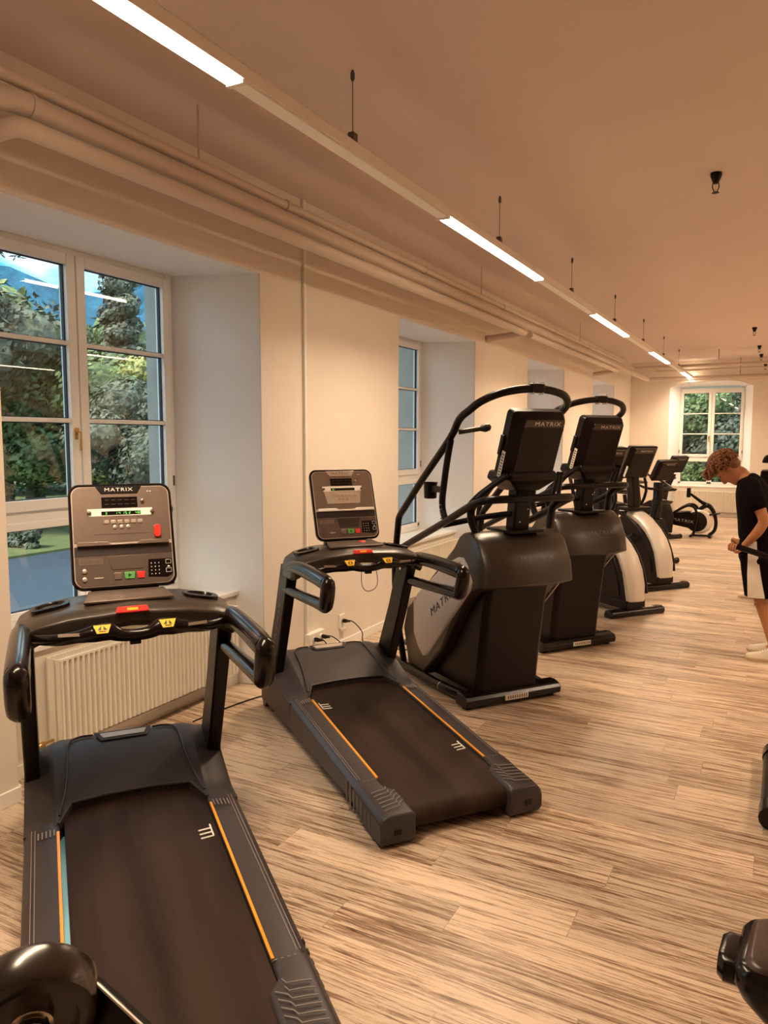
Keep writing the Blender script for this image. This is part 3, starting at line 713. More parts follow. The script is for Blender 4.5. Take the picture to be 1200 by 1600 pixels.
    nk = MB(); nk.loft([[(1.43, -.14, 1.09), (1.43, .14, 1.09), (1.50, .13, 1.09), (1.50, -.13, 1.09)], [(1.42, -.13, 1.16), (1.42, .13, 1.16), (1.50, .12, 1.18), (1.50, -.12, 1.18)], [(1.45, -.11, 1.3), (1.45, .11, 1.3), (1.53, .10, 1.3), (1.53, -.10, 1.3)]]); nk.build('console_neck', M['black'], t, bevel=.008)
    # console
    CM = frame((1.463, 0, 1.352), (0, -1, 0), (.343, 0, .94)); T = lambda z: CM @ Matrix.Translation((0, 0, z))
    cs = MB(CM)
    def outl(w, h0, h1, r):
        p = rrect(-w, -h0, w, h1, r, 5); return [(a, b_+(.012*(1-(a/w)**2) if b_ > 0 else -.012*(1-(a/w)**2))) for a, b_ in p]
    cs.loft([[(a, b_, -.055) for a, b_ in outl(.17, .19, .19, .04)], [(a, b_, -.03) for a, b_ in outl(.2, .215, .212, .04)], [(a, b_, -.005) for a, b_ in outl(.204, .218, .216, .04)], [(a, b_, .0) for a, b_ in outl(.2, .214, .212, .036)]])
    con = cs.build('console', M['gloss'], t)
    MB(CM).prism([(a, b_) for a, b_ in outl(.193, .207, .204, .032)], -.001, .0015, 'z').build('silver_edge', M['facel'], con)
    MB(CM).prism([p for p in outl(.189, .203, .201, .03) if p[1] > .0]+[(-.189, -.028), (.189, -.028)], .0015, .004, 'z').build('upper_face', M['face'], con)
    MB(CM).prism([(-.189, -.086), (.189, -.086)][::-1]+[p for p in outl(.189, .203, .201, .03) if p[1] < 0], .0015, .004, 'z').build('lower_face', M['face2'], con)
    MB(CM).box((-.19, -.084, .0015), (.19, -.044, .003)).build('tray_recess', M['darktext'], con)
    MB(CM).prism([(-.178, -.028), (-.066, -.028), (-.05, -.040), (.05, -.040), (.066, -.028), (.178, -.028), (.178, -.045), (-.178, -.045)], .003, .02, 'z').build('reading_ledge', M['white'] if not lcd_on else M['face'], con, bevel=.002)
    MB(CM).prism([(-.10, .209), (.085, .209), (.065, .176), (-.078, .176)], .004, .007, 'z').build('brand_plate', M['facel'] if not lcd_on else M['black'], con, bevel=.002)
    text('brand_text', 'MATRIX', .021, M['white'] if lcd_on else M['face'], con, T(.0078) @ Matrix.Translation((-.008, .192, 0)), sx=1.35)
    MB(CM).box((-.077, .116, .004), (.064, .161, .0055)).build('programme_display', M['gloss'], con)
    dg_ = MB(CM)
    for k in range(5): dg_.box((-.065+.026*k, .13, .0055), (-.048+.026*k, .1315, .006)); dg_.box((-.065+.026*k, .148, .0055), (-.048+.026*k, .1495, .006))
    dg_.build('display_segments', M['face2'], con)
    MB(CM).prism([(-.134, .112), (.122, .112), (.118, .08), (-.130, .08)], .004, .007, 'z').build('white_strip', M['white'], con, bevel=.0015)
    MB(CM).box((-.08, .084, .007), (.074, .1, .0076)).build('lcd_window', M['gloss'], con)
    lc = MB(CM)
    def seg(x, y, ch):
        w, h = .005, .009
        S7 = {'0': 'abcdef', '1': 'bc', '2': 'abged', '3': 'abgcd', '4': 'fgbc', '5': 'afgcd', '6': 'afgedc', '8': 'abcdefg'}[ch]
        G = {'a': (0, h, w, h+.0008), 'b': (w, h/2, w+.0008, h), 'c': (w, 0, w+.0008, h/2), 'd': (0, 0, w, .0008), 'e': (-.0008, 0, 0, h/2), 'f': (-.0008, h/2, 0, h), 'g': (0, h/2-.0004, w, h/2+.0004)}
        for q in S7: a, b_, c, d_ = G[q]; lc.box((x+a, y+b_, .0076), (x+c, y+d_, .008))
    for x, ch in ((-.064, '3'), (-.025, '1'), (-.012, '4'), (.003, '1'), (.014, '5'), (.028, '2'), (.054, '4'), (.064, '8')) if lcd_on else ((-.07, '3'), (-.062, '1')): seg(x, .0875, ch)
    lc.build('lcd_digits', M['lcd'], con)
    MB(CM).prism([(-.125, .08), (.112, .08), (.10, .004), (-.11, .004)], .004, .0055, 'z').build('key_field', M['face'] if lcd_on else M['facel'], con)
    for k in range(6): MB(CM).box((-.072+.0265*k, .047, .0055), (-.052+.0265*k, .063, .009)).build('workout_key', M['btn'], con, bevel=.002)
    for k in range(3): MB(CM).lathe([(.008, .0055), (.008, .009), (.005, .010)], (-.03+.026*k, .033, 0), (0, 0, 1), 12).build('round_key', M['btn'], con)
    for a in (-.126, .12): MB(CM).lathe([(.008, .004), (.008, .012), (.005, .014)], (a, .095, 0), (0, 0, 1), 12).build('side_key', M['face2'], con)
    MB(CM).lathe([(.008, .004), (.008, .012), (.005, .014)], (.084, .142, 0), (0, 0, 1), 12).build('round_key', M['face'], con)
    MB(CM).prism([(-.067, -.088), (.083, -.088), (.070, -.145), (-.050, -.145)], .004, .006, 'z').build('touch_screen', M['face2' if lcd_on else 'darktext'], con, bevel=.002)
    for nm, a, mt in (('pause_key', -.03, 'face'), ('start_key', .016, 'green'), ('stop_key', .060, 'red')):
        w = .022 if nm == 'start_key' else .017
        MB(CM).prism([(a-w, -.157), (a+w, -.157), (a+w*.8, -.186), (a-w*.8, -.186)], .004, .008, 'z').build(nm, M[mt], con, bevel=.002)
    MB(CM @ Matrix.Translation((.016, -.171, .008))).prism([(-.006, -.007), (.008, 0), (-.006, .007)], 0, .001, 'z').build('play_symbol', M['darktext'], con)
    MB(CM).prism([(.092, -.11), (.186, -.11), (.186, -.175), (.165, -.188), (.088, -.182)], .004, .0055, 'z').build('keypad_panel', M['gloss'], con)
    for r_ in range(4):
        for c_ in range(3): MB(CM).box((.101+.015*c_, -.129-.015*r_, .0055), (.104+.015*c_, -.125-.015*r_, .007)).build('number_key', M['white'], con)
    kb = MB(CM)
    for yy in (-.132, -.168):
        kb.box((.160, yy, .0055), (.182, yy+.0012, .0065)); kb.box((.160, yy+.016, .0055), (.182, yy+.0172, .0065)); kb.box((.160, yy, .0055), (.1612, yy+.017, .0065)); kb.box((.181, yy, .0055), (.182, yy+.017, .0065))
    kb.prism([(.164, -.146), (.178, -.146), (.171, -.140)], .0055, .0065, 'z'); kb.build('key_outline', M['white'], con)
    for yy in (-.145, -.178): MB(CM).lathe([(.009, .004), (.009, .009), (.006, .01)], (-.155, yy, 0), (0, 0, 1), 12).build('round_key', M['btn' if lcd_on else 'face2'], con)
    MB(CM).box((-.175, -.120, .004), (-.083, -.093, .005)).build('notice_sticker', M['face'], con)
    nl = MB(CM)
    for k in range(3): nl.box((-.17, -.100-.006*k, .005), (-.125+.004*k, -.0985-.006*k, .0054)); nl.box((-.115, -.102-.006*k, .005), (-.09, -.1005-.006*k, .0054))
    nl.build('notice_lines', M['face2'], con)
    MB(CM).box((-.12, -.178, .004), (-.085, -.172, .006)).build('slot_mark', M['facel'], con)
    ic2 = MB(CM); ic2.prism([(.105, .187), (.105, .180), (.111, .1835)], .004, .006, 'z'); ic2.prism([(.120, .187), (.120, .180), (.114, .1835)], .004, .006, 'z'); ic2.build('corner_logo', M['white'], con)
    if not key_on_dash:
        MB(CM).prism([(a, b_) for a, b_ in rrect(.122, -.018, .150, .036, .012)], .004, .016, 'z').build('red_key_cap', M['red'], con, bevel=.003)
    else:
        MB().box((1.33, -.085, 1.125), (1.36, -.045, 1.14)).build('red_key_cap', M['red'], do, bevel=.006)
    MB(CM).box((.13, .03, -.07), (.15, .06, -.05)).build('rear_clip', M['black'], con)
    hook = MB(); 
    if not lcd_on: hook.tube([(1.10, .04, 1.0), (1.09, .045, .94), (1.09, .03, .90), (1.09, 0, .885), (1.09, -.04, .90), (1.09, -.055, .94), (1.10, -.05, 1.0)], .0022, 6, smooth=4); hook.build('safety_cord', M['steelblk'], t)
    return t
A142 = R_(142)
treadmill('nearest treadmill, its console in front of the large window and its stop key red', (-1.2413, 1.3336, 0), A142, True, False, True)
treadmill('treadmill second from the camera, standing whole on the floor before the bare wall', (-1.1888, 3.0298, 0), A142, False, True, False)
# lettering down the left upright of the second treadmill and on the first
# ================================================================= STAIR CLIMBER
def climber(label, loc, rz):
    t = thing('stair_climber', label, 'stair climber', loc, rz, 'stair climbers')
    # local x = towards the wall (u), y = -v ; near side of the camera is y>0
    f = MB(); f.loft([[(x, y, z) for x, z in ((-.075, .018), (-.10, .03), (-.105, .065), (-.085, .092), (-.03, .105), (.02, .10), (.04, .07), (.035, .02))] for y in (-.375, -.36, .36, .375)])
    fo = f.build('front_foot', M['gloss'], t, bevel=.006)
    MB().box((-.108, -.10, .038), (-.10, .08, .072)).build('warning_label', M['sticker'], fo)
    lt = MB()
    for k in range(9): lt.box((-.1095, -.09+.018*k, .045), (-.1078, -.082+.018*k, .066))
    lt.build('label_print', M['dimtext'], fo)
    for s in (1, -1):
        MB().tube([(-.03, s*.33, 0), (-.03, s*.33, .03)], .03, 14).build('levelling_foot', M['gloss'], fo)
        r = MB(); r.tube([(.0, s*.30, .06), (.25, s*.335, .055), (.6, s*.35, .055), (1.0, s*.35, .055), (1.12, s*.33, .055)], .034, 14, smooth=3); ro = r.build('base_rail', M['gloss'], t)
        MB().lathe([(.0352, 0), (.0365, .002), (.0365, .006), (.0352, .008)], (.28, s*.337, .055), (1, 0, 0), 20).build('rail_ring', M['chrome'], ro)
        MB().tube([(1.12, s*.31, .045), (1.12, s*.36, .045)], .045, 18).build('rear_wheel', M['gloss'], t)
    # lower body
    b = MB(); secs = []
    for y, k in ((-.215, .03), (-.185, 0), (.235, 0), (.27, .03)):
        secs.append([(x+k*dx, y, z) for x, z, dx in ((-.06, .09, 1), (-.085, .3, 1), (-.15, .72, 1), (-.19, .84, 1), (.0, 1.05, .5), (.5, .70, 0), (.85, .35, -1), (.85, .07, -1))])
    b.loft(secs); b.build('lower_body', M['black'], t, bevel=.01, seg=3)
    # upper shell
    sh = MB(); P = [(-.305, .835), (-.285, .96), (-.215, 1.10), (-.12, 1.155), (-.01, 1.155), (.10, 1.06), (.82, .49), (.88, .33), (.80, .075), (.55, .06), (.28, .30), (.0, .68), (-.12, .775)]
    cx, cz = .25, .6
    secs = []
    for y, k, du in ((-.352, .93, .10), (-.335, .985, .055), (-.29, 1.0, .03), (-.15, 1.0, .005), (0, 1.0, 0), (.15, 1.0, .005), (.29, 1.0, .03), (.335, .985, .055), (.352, .93, .10)):
        secs.append([(cx+(x-cx)*k+du*max(0, min(1, (.15-x)/.35)), y, cz+(z-cz)*k) for x, z in P])
    sh.loft(secs); so = sh.build('upper_shell', M['shell'], t, bevel=.012, seg=3, ang=45)
    text('shell_text', 'MATRIX', .042, M['dimtext'], so, frame((-.283, -.02, 1.00), (0, -1, 0), (.42, 0, 1)), sx=1.5)
    sm = MB(); sm.tube([(-.255, .300, .83), (-.242, .298, .95), (-.175, .294, 1.09), (-.09, .292, 1.148), (-.02, .29, 1.15)], .0018, 6); sm.tube([(-.255, -.300, .83), (-.242, -.298, .95), (-.175, -.294, 1.09), (-.09, -.292, 1.148)], .0018, 6); sm.build('shell_seam', M['darktext'], so)
    # silver side panels
    for s in (1, -1):
        Q = [(.055, .985), (-.01, .99), (-.055, .95), (-.118, .85), (-.105, .80), (.46, .225), (.53, .205), (.60, .25), (.67, .34), (.68, .57), (.62, .64), (.21, .92)]
        p = MB(); n = len(Q); c_ = (sum(a for a, _ in Q)/n, sum(b_ for _, b_ in Q)/n)
        p.loft([[(x, s*.345, z) for x, z in Q], [(x, s*.356, z) for x, z in Q], [(c_[0]+(x-c_[0])*.93, s*.365, c_[1]+(z-c_[1])*.93) for x, z in Q]])
        po = p.build('side_panel', M['silver'], t, bevel=.004, seg=2, ang=60)
        A = Vector((.50, s*.3668, .475)); B = Vector((-.02, s*.3668, .83)); 
        X = (B-A) if s > 0 else (A-B); Yv = Vector((.56, 0, .83))
        text('panel_text', 'MATRIX', .075, M['darktext'], po, frame(((A+B)/2), X, Yv), sx=1.35, shear=.25)
        for q in ((.02, .955), (.63, .60)): MB().lathe([(.006, 0), (.006, .002)], (q[0], s*.364, q[1]), (0, s, 0), 10).build('screw', M['darktext'], po)
    # steps at the back
    for k in range(4): MB().box((.45+.14*k, -.24, .62-.16*k), (.68+.14*k, .24, .65-.16*k)).build('step', M['deck'], t, bevel=.006)
    # mast
    m = MB(); m.loft([[(x, y, z) for x, y in ((xc-.05, -.06), (xc-.05, .06), (xc+.05, .06), (xc+.05, -.06))] for xc, z in ((-.08, 1.10), (-.10, 1.30), (-.13, 1.56))]); m.build('mast', M['steelblk'], t, bevel=.012, seg=3)
    for q in ((-.155, .03, 1.36), (-.155, -.03, 1.30), (-.155, .03, 1.22)): MB().lathe([(.005, 0), (.004, .004)], q, (-1, 0, 0), 10).build('mast_bolt', M['chrome'], t)
    br_ = MB(); br_.box((-.2, -.13, 1.15), (.08, .13, 1.17)); br_.build('mast_base', M['steelblk'], t, bevel=.005)
    bw = MB(); bw.loft([[(x, y*.6, 1.42) for x, y in ((-.2, -.14), (-.2, .14), (0, .14), (0, -.14))], [(x, y, 1.50) for x, y in ((-.27, -.19), (-.27, .19), (0, .19), (0, -.19))], [(x, y, 1.55) for x, y in ((-.25, -.17), (-.25, .17), (0, .17), (0, -.17))]]); bw.build('accessory_tray', M['black'], t, bevel=.015, seg=3)
    # handrail system
    for s in (1, -1):
        y = s*.365
        o = MB()
        o.tube([(.86, s*.34, .07), (.93, s*.36, .4), (.97, y, .75), (.92, y, 1.09), (.895, y, 1.17), (.82, y, 1.235), (.53, y, 1.47), (.16, y, 1.75), (.045, y, 1.87), (-.06, s*.355, 1.925), (-.15, s*.33, 1.975), (-.22, s*.25, 2.02), (-.25, s*.14, 2.045), (-.258, s*.04, 2.055)], .0245, 14, smooth=4)
        oo = o.build('arch_rail', M['steelblk'], t)
        MB().tube([(.15, y, 1.74), (.195, y, 1.60), (.235, y, 1.44), (.255, y, 1.33), (.24, y, 1.26), (.20, y, 1.205)], .022, 12, smooth=3).build('inner_post', M['steelblk'], t)
        if s > 0:
            lo = MB(); lo.tube([(.88, .365, .93), (.75, .365, .985), (.235, .365, 1.19), (-.02, .36, 1.30), (-.13, .35, 1.345), (-.22, .32, 1.372), (-.26, .2, 1.378), (-.265, 0, 1.38), (-.26, -.2, 1.378), (-.22, -.32, 1.372), (-.13, -.35, 1.345), (-.02, -.36, 1.30), (.235, -.365, 1.19), (.75, -.365, .985), (.88, -.365, .93)], .0245, 14, smooth=4); lo.build('lower_handrail', M['steelblk'], t)
        MB().tube([(-.12, s*.335, 1.36), (-.04, s*.32, 1.30), (-.03, s*.31, 1.22), (-.06, s*.28, 1.13)], .026, 12, smooth=3).build('front_post', M['steelblk'], t)
        for k in range(4): MB().lathe([(.006, -.004), (.004, .004)], (.243-.004*k, s*.388, 1.31-.03*k), (0, s, 0), 8).build('post_bolt', M['chrome'], t)
        # cup holder
        c = MB(); c.lathe([(.036, 0), (.043, .004), (.046, .10), (.05, .105), (.05, .112), (.043, .112), (.041, .02), (.0, .018)], (.42, y, 1.34), (0, 0, 1), 22); c.box((.24, y-.015, 1.39), (.39, y+.015, 1.43)); c.build('cup_holder', M['black'], t)
        # stub grip
        g = MB(); g.tube([(.05, y, 1.79), (.03, s*.31, 1.80), (.0, s*.22, 1.815)], .017, 10, smooth=2); g.tube([(.005, s*.235, 1.812), (-.005, s*.205, 1.818), (-.012, s*.175, 1.822), (-.015, s*.165, 1.823)], [.017, .03, .022, .008], 10); g.build('stub_grip', M['shell'], t)
        # twin struts from console to rail
        for d_ in (0, .055): MB().tube([(-.02-d_, s*.33, 1.325+d_*.3), (-.08-d_, s*.29, 1.40+d_*.2), (-.24-d_*.6, s*.20, 1.53)], .014, 10, smooth=2).build('console_strut', M['steelblk'], t)
        MB().tube([(.3, s*.33, 1.165), (.05, s*.15, 1.24), (-.1, s*.05, 1.27)], .02, 10, smooth=2).build('cross_brace', M['steelblk'], t)
    cl = MB(); cl.box((-.285, -.05, 2.03), (-.235, .05, 2.085)); clo = cl.build('rail_clamp', M['steelblk'], t, bevel=.006)
    for k in range(4):
        for dy in (-.035, .035):
            bt = MB().tube([(-.28+.013*k, dy, 2.018), (-.28+.013*k, dy, 2.096)], .005, 8).build('clamp_bolt', M['chrome'], clo)
    # console, leaning back over the front
    CM = frame((-.245, 0, 1.715), (0, -1, 0), (-.34, 0, .94))     # z axis points to the wall side? -> X x Y
    c = MB(CM)
    # local z of CM = X x Y = (-.94, 0, -.34): outward towards the room
    def ol(w, h, r): return rrect(-w, -h, w, h, r, 4)
    c.loft([[(a-.02, b_, -.06) for a, b_ in ol(.18, .205, .03)], [(a-.02, b_, -.05) for a, b_ in ol(.192, .215, .03)], [(a-.02, b_, .01) for a, b_ in ol(.192, .215, .03)], [(a, b_, .055) for a, b_ in ol(.155, .185, .025)], [(a, b_, .062) for a, b_ in ol(.148, .175, .02)]])
    co = c.build('console', M['black'], t, ang=28)
    MB(CM).prism([(a-.02, b_) for a, b_ in ol(.17, .195, .02)], -.064, -.059, 'z').build('screen', M['gloss'], co)
    tb = MB(CM); tb.prism([(-.14, .178), (.14, .178), (.15, .130), (-.15, .130)], .060, .0645, 'z'); tb.build('rear_badge', M['shell'], co, bevel=.003)
    text('brand_text', 'MATRIX', .036, M['facel'], co, CM @ Matrix.Translation((.02, .152, .066)), sx=1.35)
    sd = MB(frame((-.205, .2135, 1.595), (-.34, 0, .94), (.94, 0, .34))); sd.box((-.085, -.022, 0), (.085, .014, .0015)); sdo = sd.build('side_label', M['sticker'], co)
    sl = MB(frame((-.205, .2135, 1.595), (-.34, 0, .94), (.94, 0, .34)))
    for k in range(8): sl.box((-.075+.019*k, -.017, .0015), (-.065+.019*k, .008, .002))
    sl.build('label_print', M['dimtext'], sdo)
    tw = MB(CM @ Matrix.Rotation(0, 4, 'Z')); tw.box((-.228, -.08, -.045), (-.208, .05, -.01)); tw.build('side_knob', M['black'], co, bevel=.006)
    return t
climber('nearest stair climber, grey side panel showing behind the second treadmill', (-1.575, 4.76, 0), R_(143))
climber('second stair climber, standing just behind the nearest one', (-1.50, 6.27, 0), R_(143))

# ================================================================= ELLIPTICAL TRAINERS
def elliptical(label, loc, rz):
    t = thing('elliptical_trainer', label, 'elliptical trainer', loc, rz, 'elliptical trainers')
    f = MB(); f.loft([[(x, y, z) for x, z in ((-.06, .0), (-.075, .03), (-.07, .06), (-.03, .075), (.03, .07), (.045, .03), (.04, .0))] for y in (-.34, -.325, .325, .34)])
    fo = f.build('front_foot', M['gloss'], t, bevel=.008)
    MB().box((-.04, -.22, .074), (.01, -.08, .077)).build('foot_plate', M['facel'], fo)
    # curved pale fender
    A = [(-.045, .14), (-.03, .30), (.01, .45), (.08, .58), (.18, .69), (.30, .78), (.42, .84), (.52, .875)]
    s = MB(); secs = []
    for i, (x, z) in enumerate(A):
        a = A[max(i-1, 0)]; b = A[min(i+1, len(A)-1)]; d = Vector((b[0]-a[0], b[1]-a[1])).normalized(); n = Vector((-d.y, d.x))
        w = .115 if i else .10
        secs.append([(x-n.x*.055, -w, z-n.y*.055), (x-n.x*.01, -w, z-n.y*.01), (x+n.x*.025, -w*.6, z+n.y*.025), (x+n.x*.03, 0, z+n.y*.03), (x+n.x*.025, w*.6, z+n.y*.025), (x-n.x*.01, w, z-n.y*.01), (x-n.x*.055, w, z-n.y*.055)])
    s.loft(secs); s.build('pale_fender', M['pale'], t, bevel=.01, seg=2, ang=50)
    # dark core
    c = MB(); Q = [(0, .06)]+[(x+.045, z-.02) for x, z in A]+[(.65, .80), (.85, .55), (.95, .3), (.9, .06)]
    c.loft([[(x, y, z) for x, z in Q] for y in (-.105, -.1, .1, .105)]); c.build('flywheel_cover', M['black'], t, bevel=.01)
    b = MB(); b.box((-.03, -.12, .06), (.95, .12, .15)); b.build('base_cover', M['black'], t, bevel=.01)
    for s_ in (1, -1):
        P = [(.62, .86), (.45, .80), (.28, .70), (.14, .55), (.05, .36), (.02, .2)]
        MB().tube([(x, s_*.165, z) for x, z in P], .022, 10, smooth=3).build('side_arc', M['steelblk'], t)
        MB().tube([(.66, s_*.20, .88), (.62, s_*.27, 1.1), (.70, s_*.28, 1.35), (.78, s_*.25, 1.48)], .018, 10, smooth=3).build('moving_arm', M['steelblk'], t)
        MB().tube([(.3, s_*.2, .62), (.7, s_*.2, .35), (1.5, s_*.2, .2)], .022, 10).build('pedal_arm', M['steelblk'], t)
        MB().box((1.1, s_*.2-.08, .27), (1.45, s_*.2+.08, .31)).build('footplate', M['deck'], t, bevel=.01)
        MB().tube([(1.75, s_*.0, .03), (1.75, s_*.3, .03)], .03, 12).build('rear_foot', M['gloss'], t)
    MB().box((.9, -.05, .02), (1.76, .05, .10)).build('spine', M['steelblk'], t, bevel=.01)
    m = MB(); m.loft([[(x-.07, -.055, z), (x-.07, .055, z), (x+.06, .05, z), (x+.06, -.05, z)] for x, z in ((.53, .82), (.55, 1.05), (.58, 1.32))]); m.build('mast', M['black'], t, bevel=.02, seg=3)
    MB().box((.42, -.17, .885), (.62, .17, .925)).build('bottle_tray', M['black'], t, bevel=.01)
    CM = frame((.48, 0, 1.47), (0, -1, 0), (-.42, 0, .90))
    c = MB(CM)
    def ol(w, h, r): return rrect(-w, -h, w, h, r, 3)
    c.loft([[(a, b_, -.05) for a, b_ in ol(.2, .2, .03)], [(a, b_, .01) for a, b_ in ol(.215, .215, .03)], [(a, b_, .05) for a, b_ in ol(.16, .18, .02)]])
    co = c.build('console', M['black'], t, ang=28)
    MB(CM).prism([(-.15, .20), (.15, .20), (.16, .135), (-.16, .135)], .035, .052, 'z').build('rear_badge', M['shell'], co, bevel=.003)
    text('brand_text', 'MATRIX', .034, M['facel'], co, CM @ Matrix.Translation((.02, .166, .054)), sx=1.35)
    MB(frame((.45, .217, 1.36), (-.42, 0, .9), (.9, 0, .42))).box((-.07, -.016, 0), (.07, .016, .002)).build('side_label', M['sticker'], co)
    return t
elliptical('elliptical trainer with pale fender, directly behind the second stair climber', (-1.25, 7.72, 0), R_(142))
elliptical('elliptical trainer with pale fender, farther one with its console clear of the others', (-1.17, 9.23, 0), R_(142))

# ================================================================= UPRIGHT BIKES
def bike(label, loc, rz, zc=1.43, lean=-.1):
    t = thing('exercise_bike', label, 'exercise bike', loc, rz, 'upright exercise bikes')
    f = MB(); f.tube([(0, -.26, .04), (0, .26, .04)], .04, 14); fo = f.build('front_foot', M['gloss'], t)
    MB().box((-.02, -.2, .078), (.02, -.06, .083)).build('foot_plate', M['facel'], fo)
    MB().tube([(1.15, -.25, .035), (1.15, .25, .035)], .035, 14).build('rear_foot', M['gloss'], t)
    MB().box((0, -.04, .03), (1.15, .04, .1)).build('frame_spine', M['steelblk'], t, bevel=.01)
    c = MB(); c.loft([[(x, y, z) for x, z in ((.05, .1), (.02, .4), (.12, .62), (.4, .66), (.75, .5), (.85, .25), (.8, .1))] for y in (-.11, -.1, .1, .11)]); c.build('drive_cover', M['black'], t, bevel=.015)
    m = MB(); m.loft([[(x-.05, -.05, z), (x-.05, .05, z), (x+.05, .05, z), (x+.05, -.05, z)] for x, z in ((.22, .5), (.15, .85), (lean+.17, zc-.30))]); m.build('mast', M['steelblk'], t, bevel=.012)
    MB().tube([(.72, 0, .4), (.82, 0, .92)], .03, 12).build('seat_post', M['steelblk'], t)
    st_ = MB(); st_.loft([[(.58, -.02, .95), (.58, .02, .95), (.58, .02, .98), (.58, -.02, .98)], [(.75, -.05, .93), (.75, .05, .93), (.75, .05, .99), (.75, -.05, .99)], [(.95, -.13, .94), (.95, .13, .94), (.95, .11, 1.0), (.95, -.11, 1.0)]]); st_.build('saddle', M['pad'], t, bevel=.015, seg=3)
    h = MB(); h.tube([(.38, -.24, 1.16), (.25, -.25, 1.10), (.12, -.2, 1.06), (.09, 0, 1.05), (.12, .2, 1.06), (.25, .25, 1.10), (.38, .24, 1.16)], .018, 10, smooth=3); h.build('handlebar', M['steelblk'], t)
    w = MB(); w.prism([(-.02, .88), (.20, .90), (.26, .82), (.02, .84)], -.13, -.0, 'y'); w.prism([(-.06, .90), (.10, .92), (.12, .86), (-.02, .84)], 0, .15, 'y'); w.build('bottle_tray', M['black'], t, bevel=.01)
    for s_ in (1, -1):
        MB().tube([(.42, s_*.12, .30), (.42+s_*.12, s_*.14, .30-s_*.1)], .014, 8).build('crank', M['steelblk'], t)
        MB().box((.38+s_*.12, s_*.16-.0+(-.05 if s_ < 0 else 0), .18-s_*.1+.1), (.48+s_*.12, s_*.16+(.0 if s_ < 0 else .05), .21-s_*.1+.1)).build('pedal', M['black'], t)
    CM = frame((lean+.06, 0, zc-.13), (0, -1, 0), (-.5, 0, .87)); c = MB(CM)
    def ol(w, h, r): return rrect(-w, -h, w, h, r, 3)
    c.loft([[(a, b_, -.05) for a, b_ in ol(.17, .15, .02)], [(a, b_, .01) for a, b_ in ol(.18, .16, .02)], [(a, b_, .05) for a, b_ in ol(.14, .13, .02)]])
    co = c.build('console', M['black'], t, ang=28)
    MB(CM).prism([(-.12, .145), (.12, .145), (.13, .10), (-.13, .10)], .032, .048, 'z').build('rear_badge', M['shell'], co, bevel=.003)
    text('brand_text', 'MATRIX', .028, M['facel'], co, CM @ Matrix.Translation((.01, .122, .05)), sx=1.35)
    return t
bike('low black exercise bike half hidden behind the farther elliptical', (-1.85, 10.3, 0), R_(142), 1.36, .16)
bike('black exercise bike in the middle of the far row, tray on its mast', (-1.42, 11.1, 0), R_(142), 1.44, -.02)
bike('black exercise bike last in the row, nearest the far wall', (-1.70, 13.95, 0), R_(142), 1.44, -.18)

# ================================================================= FLYWHEEL TRAINER near the far window
t = thing('rowing_trainer', 'low black flywheel trainer with a small screen arm before the arched window', 'rowing machine', (-1.28, 14.6, 0), 0)
MB().lathe([(.0, -.05), (.19, -.05), (.215, -.03), (.22, 0), (.215, .03), (.19, .05), (0, .05)], (0, 0, .27), (0, 1, 0), 32).build('flywheel', M['pale'], t)
MB().lathe([(.0, -.07), (.16, -.07), (.18, -.055), (.18, .055), (.16, .07), (0, .07)], (-.05, 0, .27), (0, 1, 0), 28).build('flywheel_guard', M['black'], t)
b = MB(); b.loft([[(x, y, z) for x, z in ((-.60, .40), (-.18, .45), (.02, .35), (-.02, .12), (-.45, .20), (-.60, .28))] for y in (-.09, -.08, .08, .09)]); bo = b.build('body', M['black'], t, bevel=.012)
text('brand_text', 'MATRIX', .075, M['facel'], bo, frame((-.27, -.0915, .28), (1, 0, -.12), (.12, 0, 1)), sx=1.2)
for y in (-.16, .16):
    MB().tube([(-.62, y*.5, .26), (-.45, y, .40), (-.28, y, .52), (-.16, y, .565), (-.06, y, .50), (-.04, y, .3), (-.08, y, .06)], .024, 10, smooth=4).build('side_loop', M['steelblk'], t)
MB().tube([(-.17, 0, .76), (0.02, 0, .62), (.12, 0, .56)], [.022, .03, .04], 10).build('screen_arm', M['steelblk'], t)
MB().tube([(-.02, 0, .48), (.12, 0, .565), (.22, 0, .46), (.27, 0, .28), (.25, 0, .12), (.16, 0, .03)], [.03, .045, .035, .03, .03, .03], 12, smooth=4).build('front_arc', M['steelblk'], t)
MB().box((-.23, -.06, .70), (-.17, .06, .87)).build('display', M['black'], t, bevel=.008)
MB().tube([(.16, -.05, .40), (.34, -.05, .44)], .016, 8).build('handle', M['steelblk'], t)
for x in (-.12, .19): MB().tube([(x, -.24, .025), (x, .24, .025)], .025, 10).build('foot_bar', M['gloss'], t)
MB().tube([(-.12, -.1, .03), (.2, -.1, .03)], .02, 8).build('foot_link', M['steelblk'], t)
MB().box((-1.7, -.03, .34), (-.55, .03, .40)).build('seat_beam', M['steelblk'], t, bevel=.008)
MB().box((-1.2, -.15, .41), (-.92, .15, .46)).build('seat', M['pad'], t, bevel=.02)
MB().tube([(-1.65, 0, .34), (-1.65, 0, .04), (-1.65, -.22, .02)], .025, 10).build('rear_leg', M['steelblk'], t)
MB().tube([(-.5, -.1, .16), (-.62, -.1, .13), (-.68, -.1, .2)], .03, 10, smooth=3).build('foot_strap', M['steelblk'], t)

